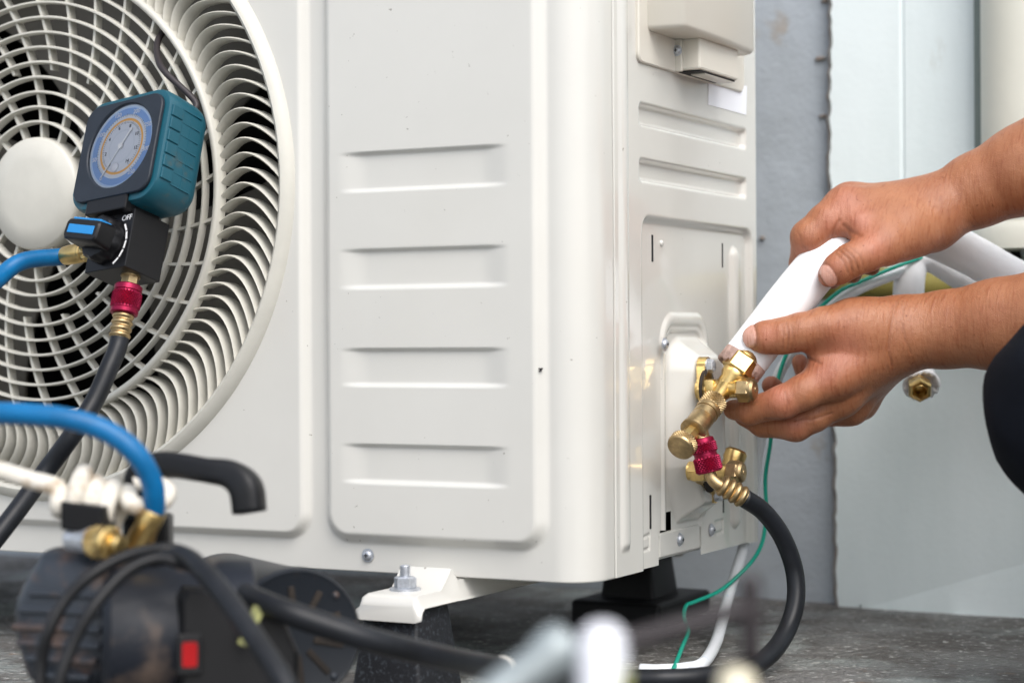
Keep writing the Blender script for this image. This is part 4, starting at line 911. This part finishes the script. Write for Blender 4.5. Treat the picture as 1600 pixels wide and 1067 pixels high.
def build_person():
    per = thing('person', 'person with dark trousers at the right edge, both bare forearms reaching to the pipe', 'person', G(1950, 1150))
    # lower (left) hand
    palm = [[J(2010, 455, 1.17, 92), J(1850, 468, 1.21, 90), J(1700, 486, 1.255, 82), J(1560, 507, 1.285, 70), J(1475, 515, 1.30, 59), J(1408, 521, 1.305, 54)],
            [J(1408, 514, 1.305, 49), J(1335, 508, 1.296, 41)], [J(1400, 532, 1.303, 48), J(1303, 586, 1.292, 34)], [J(1400, 535, 1.31, 46), J(1312, 616, 1.306, 32)],
            [J(1400, 532, 1.318, 44), J(1328, 632, 1.327, 28)], [J(1405, 528, 1.325, 42), J(1343, 628, 1.346, 25)], [J(1340, 525, 1.295, 34), J(1285, 552, 1.293, 22)]]
    fing = [[J(1352, 510, 1.297, 40), J(1288, 512, 1.288, 32), J(1250, 519, 1.286, 29), J(1222, 525, 1.286, 27.5), J(1196, 527, 1.288, 25), J(1180, 528, 1.291, 20)],
            [J(1303, 588, 1.291, 33), J(1255, 613, 1.286, 27), J(1222, 629, 1.287, 26), J(1172, 642, 1.300, 21), J(1146, 640, 1.314, 16)],
            [J(1312, 618, 1.306, 32), J(1272, 648, 1.304, 26), J(1243, 664, 1.306, 25), J(1192, 662, 1.318, 20), J(1163, 650, 1.330, 16)],
            [J(1328, 634, 1.327, 28), J(1262, 650, 1.345, 22), J(1224, 622, 1.362, 17), J(1205, 602, 1.360, 15)],
            [J(1343, 628, 1.346, 25), J(1290, 632, 1.372, 19), J(1262, 596, 1.385, 15), J(1250, 566, 1.385, 13)]]
    cre = [([(1404, 466), (1396, 490), (1390, 520), (1388, 548), (1394, 572)], .0008, 1.6, 1.31), ([(1412, 480), (1410, 505), (1414, 530), (1424, 552)], .0004, 1.6, 1.31),
           ([(1229, 506), (1233, 525), (1230, 546)], .0006, 1.5, 1.30), ([(1222, 508), (1225, 526), (1222, 546)], .0005, 1.4, 1.30), ([(1237, 510), (1240, 530), (1236, 548)], .0004, 1.4, 1.30),
           ([(1252, 552), (1268, 562), (1282, 568)], .0009, 2.0, 1.30), ([(1255, 500), (1268, 490), (1272, 480)], .0003, 1.6, 1.30), ([(1300, 646), (1270, 655), (1232, 656), (1196, 655)], .0008, 1.8, 1.30),
           ([(1226, 612), (1231, 630), (1228, 648)], .0004, 1.5, 1.30)]
    nails = [(1170, 523, math.radians(-8), 10.5, 20, 1.30)]
    reds = [(1215, 620, 26, 1.33), (1290, 585, 24, 1.31), (1240, 660, 26, 1.33), (1200, 525, 22, 1.31), (1205, 600, 22, 1.39), (1320, 545, 40, 1.31), (1250, 565, 20, 1.4)]
    m1 = hand_mesh(palm, fing, cre, nails, reds, .010)
    # upper (right) hand
    palm = [[J(2010, 40, 1.25, 95), J(1850, 130, 1.285, 92), J(1700, 214, 1.31, 80), J(1600, 266, 1.325, 69), J(1525, 298, 1.335, 57), J(1462, 328, 1.337, 48)],
            [J(1455, 330, 1.335, 46), J(1322, 325, 1.318, 31)], [J(1455, 330, 1.342, 46), J(1328, 320, 1.340, 31)], [J(1455, 332, 1.35, 44), J(1342, 324, 1.36, 28)], [J(1455, 336, 1.355, 42), J(1362, 338, 1.376, 25)],
            [J(1448, 348, 1.328, 46), J(1385, 372, 1.306, 34)], [J(1400, 352, 1.314, 36), J(1342, 352, 1.305, 25)]]
    fing = [[J(1425, 362, 1.318, 38), J(1382, 382, 1.299, 32), J(1352, 397, 1.292, 28), J(1328, 408, 1.288, 26), J(1310, 420, 1.287, 24), J(1297, 430, 1.288, 19.5)],
            [J(1320, 325, 1.318, 31), J(1290, 347, 1.312, 28), J(1263, 371, 1.311, 27), J(1255, 412, 1.330, 21), J(1272, 440, 1.352, 17)],
            [J(1328, 320, 1.340, 31), J(1275, 368, 1.348, 26), J(1272, 415, 1.364, 20), J(1300, 436, 1.360, 16)],
            [J(1342, 324, 1.36, 28), J(1302, 372, 1.378, 22), J(1304, 415, 1.376, 18), J(1332, 428, 1.362, 15)],
            [J(1362, 338, 1.376, 25), J(1336, 382, 1.388, 18), J(1344, 412, 1.378, 15), J(1362, 418, 1.366, 13)]]
    cre = [([(1312, 392), (1326, 404), (1332, 424)], .0007, 1.7, 1.31), ([(1320, 389), (1334, 402), (1341, 420)], .0006, 1.6, 1.31), ([(1306, 396), (1318, 408), (1325, 426)], .0005, 1.5, 1.31), ([(1328, 386), (1343, 398), (1349, 414)], .0004, 1.6, 1.31),
           ([(1312, 344), (1304, 358), (1300, 372)], .0010, 2.2, 1.34), ([(1345, 368), (1328, 362), (1318, 352)], .0008, 3, 1.34), ([(1247, 362), (1254, 384), (1266, 396)], .0004, 1.6, 1.33)]
    nails = [(1294, 431, math.radians(58), 18, 10, 1.30)]
    reds = [(1300, 352, 26, 1.34), (1252, 395, 26, 1.36), (1300, 420, 24, 1.31), (1365, 385, 30, 1.32), (1320, 312, 26, 1.36), (1345, 345, 22, 1.34)]
    m2 = hand_mesh(palm, fing, cre, nails, reds, .012)
    # head and neck, outside the picture
    hc = P(3300, -1080, .88); fd = -cr; sdv = -fw
    def fhead(g):
        q = g-np.array(hc, np.float32); f = q@np.array(fd, np.float32); s_ = q@np.array(sdv, np.float32); u = q[..., 2]
        d = (np.sqrt((f/.092)**2+(s_/.074)**2+((u-.02)/.105)**2)-1)*.075
        d = smin(d, (np.sqrt(((f-.025)/.06)**2+(s_/.052)**2+((u+.06)/.058)**2)-1)*.05, .03)
        d = smin(d, cone(g, hc+fd*.088+Z*.012, hc+fd*.112-Z*.022, .008, .014), .012)
        for s2 in (-1, 1):
            d = smin(d, (np.sqrt(((f+.005)/.02)**2+((s_-s2*.076)/.009)**2+((u-.0)/.032)**2)-1)*.009, .006)
            d = np.maximum(d, -(np.sqrt(((f-.088)/.016)**2+((s_-s2*.032)/.017)**2+((u-.018)/.011)**2)-1)*.011)
            d = np.minimum(d, cone(g, hc+fd*.074+sdv*(s2*.032)+Z*.018, hc+fd*.0745+sdv*(s2*.032)+Z*.018, .011, .011))
        d = smin(d, cone(g, hc+fd*.082-sdv*.018-Z*.058, hc+fd*.082+sdv*.018-Z*.058, .007, .007), .006)
        return smin(d, cone(g, hc-Z*.05-fd*.02, hc-Z*.2-fd*.06, .055, .062), .03)
    Vh, Qh = snets(fhead, np.array(hc)-[.2, .2, .27], np.array(hc)+[.2, .2, .16], .005)
    pel = P(3450, 760, .90); pel.z = .10; che = pel-cr*.10+Z*.24; shl = che-fw*.17+Z*.09+cr*.02; shr = che+fw*.15+Z*.09+cr*.02
    eL, eR = P(2010, 455, 1.17), P(2010, 40, 1.25)
    def fto(g):
        d = cone(g, pel+Z*.06, che, .115, .13); d = smin(d, cone(g, shl, shr, .06, .06), .07); d = smin(d, cone(g, che, hc-Z*.16-fd*.05, .10, .05), .07); d = smin(d, cone(g, hc-Z*.2-fd*.06, hc-Z*.12-fd*.05, .055, .052), .03)
        d = smin(d, cone(g, shl, eL, .052, .036), .03); return smin(d, cone(g, shr, eR, .052, .036), .03)
    ex = np.array([tuple(q) for q in (pel, che, shl, shr, eL, eR, hc-Z*.12)]); Vb, Qb = snets(fto, ex.min(0)-.16, ex.max(0)+.16, .008)
    Qh = np.concatenate([Qh, Qb+len(Vh)]); Vh = np.concatenate([Vh, Vb])
    V = [m1[0], m2[0], Vh]; off = [0, len(m1[0]), len(m1[0])+len(m2[0])]
    V = np.concatenate(V); Q = np.concatenate([m1[1], m2[1]+off[1], Qh+off[2]]); col = np.concatenate([m1[2], m2[2], np.repeat(SKIN[None], len(Vh), 0)]); nl = np.concatenate([m1[3], m2[3], np.zeros(len(Vh))])
    Q = Q[:, ::1]
    o = np_obj('body', V, Q, skin_material(), per)
    a = o.data.attributes.new('tint', 'FLOAT_COLOR', 'POINT'); a.data.foreach_set('color', np.concatenate([col, np.ones((len(col), 1))], 1).ravel().astype(np.float32))
    a = o.data.attributes.new('nail', 'FLOAT', 'POINT'); a.data.foreach_set('value', nl.astype(np.float32))
    # clothes
    def fsh(g):
        d = cone(g, pel+Z*.03, che, .135, .15); d = smin(d, cone(g, shl, shr, .075, .075), .08); d = smin(d, cone(g, che, hc-Z*.16-fd*.05, .12, .055), .08)
        d = smin(d, cone(g, shl, eL*.8+shl*.2, .068, .055), .04); d = smin(d, cone(g, shr, eR*.8+shr*.2, .068, .055), .04)
        return d+.003*np.sin(g[..., 2]*90+g[..., 0]*40)*np.sin(g[..., 1]*60)
    lo = np.array([pel.x-.5, pel.y-.5, 0]); Vs, Qs = snets(fsh, np.array(pel)-[.45, .45, .15], np.array(pel)+[.45, .45, .62], .008)
    np_obj('shirt', Vs, Qs, 'shirt', per)
    kn = P(1700, 632, 1.13); ft = P(1980, 1010, 1.0); ft.z = .055; kr = P(2350, 780, 1.22); kr.z = .16; fr = P(2250, 900, 1.10); fr.z = .05
    hl, hr = pel-fw*.09-Z*.02, pel+fw*.09-Z*.02
    def ftr(g):
        d = smin(cone(g, hl, hr, .11, .11), cone(g, hl, kn, .10, .0565), .05); d = smin(d, cone(g, kn+cr*.004-Z*.004, ft, .054, .042), .02)
        d = smin(d, cone(g, hr, kr, .10, .06), .05); d = smin(d, cone(g, kr, fr, .058, .042), .02); return d+.0016*np.sin(g[..., 2]*110+g[..., 0]*70)*np.sin(g[..., 1]*80+g[..., 0]*35)
    c = (np.array(kn)+np.array(pel))/2; Vt, Qt = snets(ftr, np.minimum(np.array(kn), np.array(pel))-[.2, .25, .2], np.maximum(np.array(kn), np.array(pel))+[.25, .25, .2], .006)
    Vt[:, 2] = np.maximum(Vt[:, 2], .002); np_obj('trousers', Vt, Qt, 'cloth', per)
    for f_, n_ in ((ft, 0), (fr, 1)):
        L = []
        for s_, hw, hh in ((-.05, .028, .028), (-.02, .036, .04), (.05, .04, .034), (.12, .042, .026), (.17, .036, .018), (.19, .02, .01)):
            L.append([Vector((f_.x, f_.y, 0))-cr*s_*.6+fw*s_*(.2 if n_ else -.3)+fw*a+Z*(max(hh, .006)+b*hh/max(hh, 1e-6)*1.0+.003) for a, b in rrect(hw, hh, min(hw, hh)*.7, 4)])
        obj('shoe', *loft(L), 'rubber', per, True, auto=60)
    def fha(g):
        q = g-np.array(hc, np.float32); f = q@np.array(fd, np.float32); s_ = q@np.array(sdv, np.float32); u = q[..., 2]
        d = (np.sqrt((f/.102)**2+(s_/.084)**2+((u-.02)/.116)**2)-1)*.085; return np.maximum(d, -(u-.045+.55*f*-1+.0*f) if False else np.maximum(f*.9-u+.02-.06*0, -.05-u))
    Vh2, Qh2 = snets(fha, np.array(hc)-[.16]*3, np.array(hc)+[.16]*3, .005); np_obj('hair', Vh2, Qh2, 'hair', per)
build_person()

# ------------------------------------------------------------------ the vacuum pump in front
def cam_axes(v): return cw(Vector(v)).normalized()
def pump():
    t = thing('vacuum_pump', 'dirty dark blue vacuum pump with black handle standing before the fan', 'pump', G(250, 1120))
    # ribbed oil casing
    n_ = cam_axes((-.30, .10, .95)); u, v = None, None; up = (Z-n_*Z.dot(n_)).normalized(); rx = up.cross(n_)
    c = P(108, 966, 1.0); prof = [(.86, .62), (.62, .92), (-.35, .98), (-.62, .84), (-.98, .30), (-1.0, -.10), (-.86, -.55), (-.55, -.95), (.55, -.95), (.95, -.5), (1.0, .2)]
    def smooth_loop(s, off, m=4):
        pts = [Vector((a*s*.0310, b*s*.0365, 0)) for a, b in prof]; out = []; k = len(pts)
        for i in range(k):
            a, b, cc, d = pts[i-1], pts[i], pts[(i+1) % k], pts[(i+2) % k]
            for j in range(m): w_ = j/m; out.append(.5*((2*b)+(cc-a)*w_+(2*a-5*b+4*cc-d)*w_*w_+(3*b-a-3*cc+d)*w_**3))
        return [c+rx*p.x+up*p.y+n_*off for p in out]
    cs = obj('oil_casing', *loft([smooth_loop(.97, -.055), smooth_loop(1.0, -.05), smooth_loop(1.0, -.008), smooth_loop(.97, -.001), smooth_loop(.90, .004), smooth_loop(.75, .0075), smooth_loop(.5, .009)]), 'pump_rib', t, True, auto=50)
    for k, (b, x0, x1) in enumerate(((.0125, -.020, .026), (.004, -.026, .026), (-.0045, -.029, .026), (-.0125, -.026, .026), (-.020, -.020, .024), (-.028, -.014, .02))):
        obj('rib', *bbox(c+rx*(x0+x1)/2*.9+up*b+n_*.006, (x1-x0)/2*.9, .0016, .0052, rx, up, n_, bev=.0009), 'pump_rib', cs, False)
    for k in range(3): obj('worn_print', *bbox(c+rx*(-.010+.0045*k)+up*.0205+n_*.0068, .0013, .0030-.0007*k, .0002, rx, up, n_), ('redsw', 'rope', 'rope')[k], cs, False)
    # main barrel
    ax = cam_axes((.97, -.02, -.22)); b0 = P(158, 992, 1.0)
    obj('barrel', *lathe(b0, ax, [(0, .030), (.004, .0345), (.040, .036), (.056, .036), (.058, .0375), (.074, .0375), (.076, .034)], 48), 'pump_worn', t, True, auto=40)
    # switch housing
    sx = cam_axes((.96, .0, -.22)); sn = cam_axes((.22, .1, .96)); su = sn.cross(sx)
    bc = P(372, 1010, .985)
    L = []
    for off, s_ in ((-.03, 1.0), (.001, 1.0), (.005, .98), (.008, .94), (.0095, .88)):
        L.append([bc+sx*a*s_+su*b*s_+sn*off for a, b in ((-.030, -.05), (.030, -.05), (.030, -.004), (.022, .016), (-.008, .030), (-.027, .031), (-.030, .026))])
    obj('switch_housing', *loft(L), 'blackmetal', t, False)
    rc = P(296, 1022, .965)
    obj('switch_frame', *bbox(rc-sn*.001, .0060, .0100, .002, sx, su, sn, bev=.001), 'rubber', t, False)
    L = [[rc+sx*a+su*(b)+sn*(off+b*k_) for a, b in rrect(.0036-.0008*(off == 0), .0060, .0012, 3)] for off, k_ in ((0, 0), (.0026, .22), (.003, .22))]
    obj('red_switch', *loft(L), 'redsw', t, False)
    obj('housing_label', *bbox(P(392, 978, .968), .0028, .010, .0006, (sx*.9-su*.4).normalized(), (su*.9+sx*.4).normalized(), sn), 'yellow', t, False)
    # motor with slotted end cover
    ma = cam_axes((.42, .02, .90)); mc = P(458, 993, 1.055); rr = R(104, 1.055)
    mo = obj('motor', *lathe(mc-ma*.13, ma, [(0, rr*.9), (.004, rr*.97), (.127, rr), (.128, rr*1.03), (.134, rr*1.03), (.136, rr*.985), (.1352, rr*.93), (.1350, .001)], 56), 'pump', t, True, auto=35)
    mu, mv = frame(ma)[1], frame(ma)[2]
    for k in range(10):
        a = 2*math.pi*k/10+.1; e = mu*math.cos(a)+mv*math.sin(a); p = mc+ma*.0056+e*rr*.52
        obj('vent_slot', *bbox(p, .0085, .0018, .0006, e, ma.cross(e), ma, bev=.0005), 'slot_brown', mo, False)
    for k in range(4):
        a = .75+math.pi*k/2; e = mu*math.cos(a)+mv*math.sin(a); obj('cover_screw', *lathe(mc+ma*.005+e*rr*.86, ma, [(0, .002), (.0012, .0018), (.0016, .001)], 14), 'pump_rib', mo)
    obj('base_plate', *bbox(P(300, 1120, 1.02)*1.0+Z*(.006-P(300, 1120, 1.02).z), .075, .035, .006, cr, fw, Z, bev=.002), 'pump', t, False)
    for q in (180, 420): cq = P(q, 1080, 1.03); obj('pedestal', *bbox(Vector((cq.x, cq.y, .026)), .012, .022, .018, cr, fw, Z, bev=.002), 'pump', t, False)
    # carrying handle
    h = [P(214, 812, 1.035), P(214, 765, 1.035), P(224, 735, 1.033), P(262, 726, 1.03), P(325, 735, 1.02), P(362, 742, 1.016), P(384, 762, 1.012), P(390, 800, 1.01)]
    obj('handle', *tube(h, [.0062, .0062, .0066, .0066, .0064, .0074, .0082, .0080], 24, 8, prof=4), 'rubber', t)
    obj('handle_post', *bbox(P(232, 850, 1.04), .012, .009, .016, cr, fw, Z, bev=.002), 'blackmetal', t, False)
    # inlet fittings
    f0, f1 = P(146, 846, .982), P(202, 851, .967); fx = (f1-f0).normalized()
    it = obj('inlet_block', *join([bbox(P(138, 807, .99), .0115, .008, .0070, cam_axes((.95, -.1, .2)), cam_axes((-.2, 0, .95)), Z, bev=.001)]), 'blackmetal', t, False)
    obj('inlet_pipe', *lathe(P(112, 842, .992), fx, [(0, .006), (.012, .0062), (.016, .0075)], 24), 'chrome', t, True, auto=40)
    obj('inlet_stem', *lathe(P(160, 838, 1.012), -Z, [(0, .007), (.024, .0075)], 20), 'blackmetal', t)
    obj('brass_nut', *join([knurl(f0, fx, .0085, .0082, 20, 5, .05), lathe(f0+fx*.0082, fx, [(0, .0078), (.001, .0084), (.004, .0084), (.005, .007)], 32), lathe(f0+fx*.013, fx, [(0, .0068), (.003, .0066)], sides=6), lathe(f0+fx*.0155, fx, [(0, .0045), (.003, .0046), (.0045, .0036), (.005, .001)], 20)]), 'brass', t, True, auto=45)
    # power cord looped over the barrel
    k = thing('pump_cord', 'black power cord looped over the vacuum pump', 'cord', P(300, 890, .98))
    pts = [P(62, 1120, .94), P(64, 1040, .945), P(76, 985, .945), P(104, 935, .95), P(150, 893, .955), P(205, 866, .965), P(262, 857, .975), P(300, 868, .975), P(318, 888, .965), P(290, 882, .955), P(245, 873, .955), P(195, 895, .95), P(145, 950, .94), P(112, 1010, .935), P(92, 1070, .93), P(90, 1130, .93)]
    obj('cord_loop', *tube(pts, .0031, 12, 10), 'rubber', k)
    pts = [P(236, 876, .965), P(285, 868, .955), P(325, 900, .935), P(362, 945, .92), P(400, 1000, .905), P(440, 1060, .89), P(470, 1120, .88)]
    obj('cord_run', *tube(pts, [.0035, .0048, .0052, .0052, .0052, .0052, .0052], 14, 10), 'hose', k)
    # white cord knotted round the inlet
    rp_ = thing('white_rope', 'dirty white cord wound in a knot beside the blue hose', 'rope', P(150, 770, 1.0))
    pts = [P(-160, 690, 1.02), P(-60, 716, 1.01), P(0, 734, 1.005), P(50, 750, 1.0), P(90, 762, .995)]
    A, B = P(104, 766, 1.0), P(188, 797, 1.0); da = (B-A).normalized(); _, u1, u2 = frame(da); turns = 3.6; m = 46
    for i in range(m+1):
        f = i/m; a = 2*math.pi*turns*f+2.2; rad = .0102+.0012*math.sin(9*f)-.0012*f; pts.append(A+da*(B-A).length*f+(u1*math.cos(a)+u2*math.sin(a))*rad)
    pts += [P(205, 786, .99), P(225, 792, 1.0), P(252, 785, 1.01), P(262, 768, 1.02), P(240, 752, 1.03), P(210, 756, 1.03)]
    obj('cord', *tube(pts, .0047, 12, 4), 'rope', rp_)
pump()

# ------------------------------------------------------------------ tools sticking up out of a bag close to the lens
def tools():
    bag = P(955, 1500, .60); b = thing('tool_bag', 'black canvas tool bag below the lens, tools sticking out', 'bag', (bag.x, bag.y, 0))
    L = []
    for z, hx, hy in ((.001, .085, .05), (.004, .088, .053), (.05, .09, .055), (.062, .086, .05), (.058, .080, .045), (.012, .076, .042)): L.append([Vector((bag.x, bag.y, z))+cr*a+fw*c+Z*0 for a, c in rrect(hx, hy, .02, 5)])
    for l in L:
        for q in l: q.z = {0: .001, 1: .004, 2: .05, 3: .062, 4: .058, 5: .012}[L.index(l)]
    obj('bag_body', *loft(L), 'canvas', b, True, auto=60)
    def tool(name, label, a, c_, prof, m, extra=None):
        t = thing(name, label, 'tool', a); d = c_-a; L_ = d.length
        obj('handle', *lathe(a, d, [(f*L_, r) for f, r in prof], 28), m, t, True, auto=40)
        if extra: extra(t, a, d.normalized(), L_)
        return t
    def base(px, py, dp, z=.03):
        p = P(px, py, dp); return p
    tool('pipe_wrench', 'blurred grey round-ended metal tube handle at the bottom edge', P(640, 1190, .60), P(893, 1000, .62), [(0, .0068), (.80, .0070), (.86, .0082), (.95, .0084), (.985, .0074), (1, .004)], 'grey_tube')
    def ex(t, a, d, L_): obj('yellow_stripe', *bbox(a+d*L_*.55+cr*.0045-fw*.003, .0026, .003, L_*.25, cr, fw, d, bev=.001), 'yellow', t, False)
    tool('marker', 'blurred white upright handle with yellow stripe at the bottom edge', P(948, 1330, .55), P(940, 972, .56), [(0, .007), (.75, .0072), (.82, .0068), (.93, .0064), (.98, .0048), (1, .002)], 'whitepl', ex)
    def ex2(t, a, d, L_): obj('cross_bar', *tube([a+d*L_-Z*.018, a+d*L_, a+d*L_+Z*.010], .0034, 12, 4), 'hook', t)
    tool('hex_key', 'blurred dark metal T-shaped rod pointing right above the ground', P(930, 1015, .62), P(1172, 948, .64), [(0, .0032), (.9, .0030), (1, .0028)], 'hook', ex2)
    tool('screwdriver', 'blurred cream round knob at the bottom edge near the hose', P(1130, 1300, .58), P(1153, 1045, .60), [(0, .003), (.7, .003), (.8, .0055), (.93, .006), (.985, .0045), (1, .002)], 'creampl')
tools()
def fly():
    c = F(847, 578, .0035); t = thing('fly', 'tiny dark fly sitting on the ivory front panel', 'fly', c)
    obj('fly_body', *join([lathe(c-X*.0012-Y*.0008, X+Z*.5, [(0, .0002), (.0006, .0006), (.0016, .0007), (.0024, .0003)], 10)]), 'rubber', t)
    for s in (-1, 1): obj('wing', *bbox(c-X*.0006-Y*.0013+Z*.0006*s, .0011, .0001, .0004, (X-Z*.4*s).normalized(), Y, (Z+X*.4*s).normalized()), 'hook', t, False)
fly()
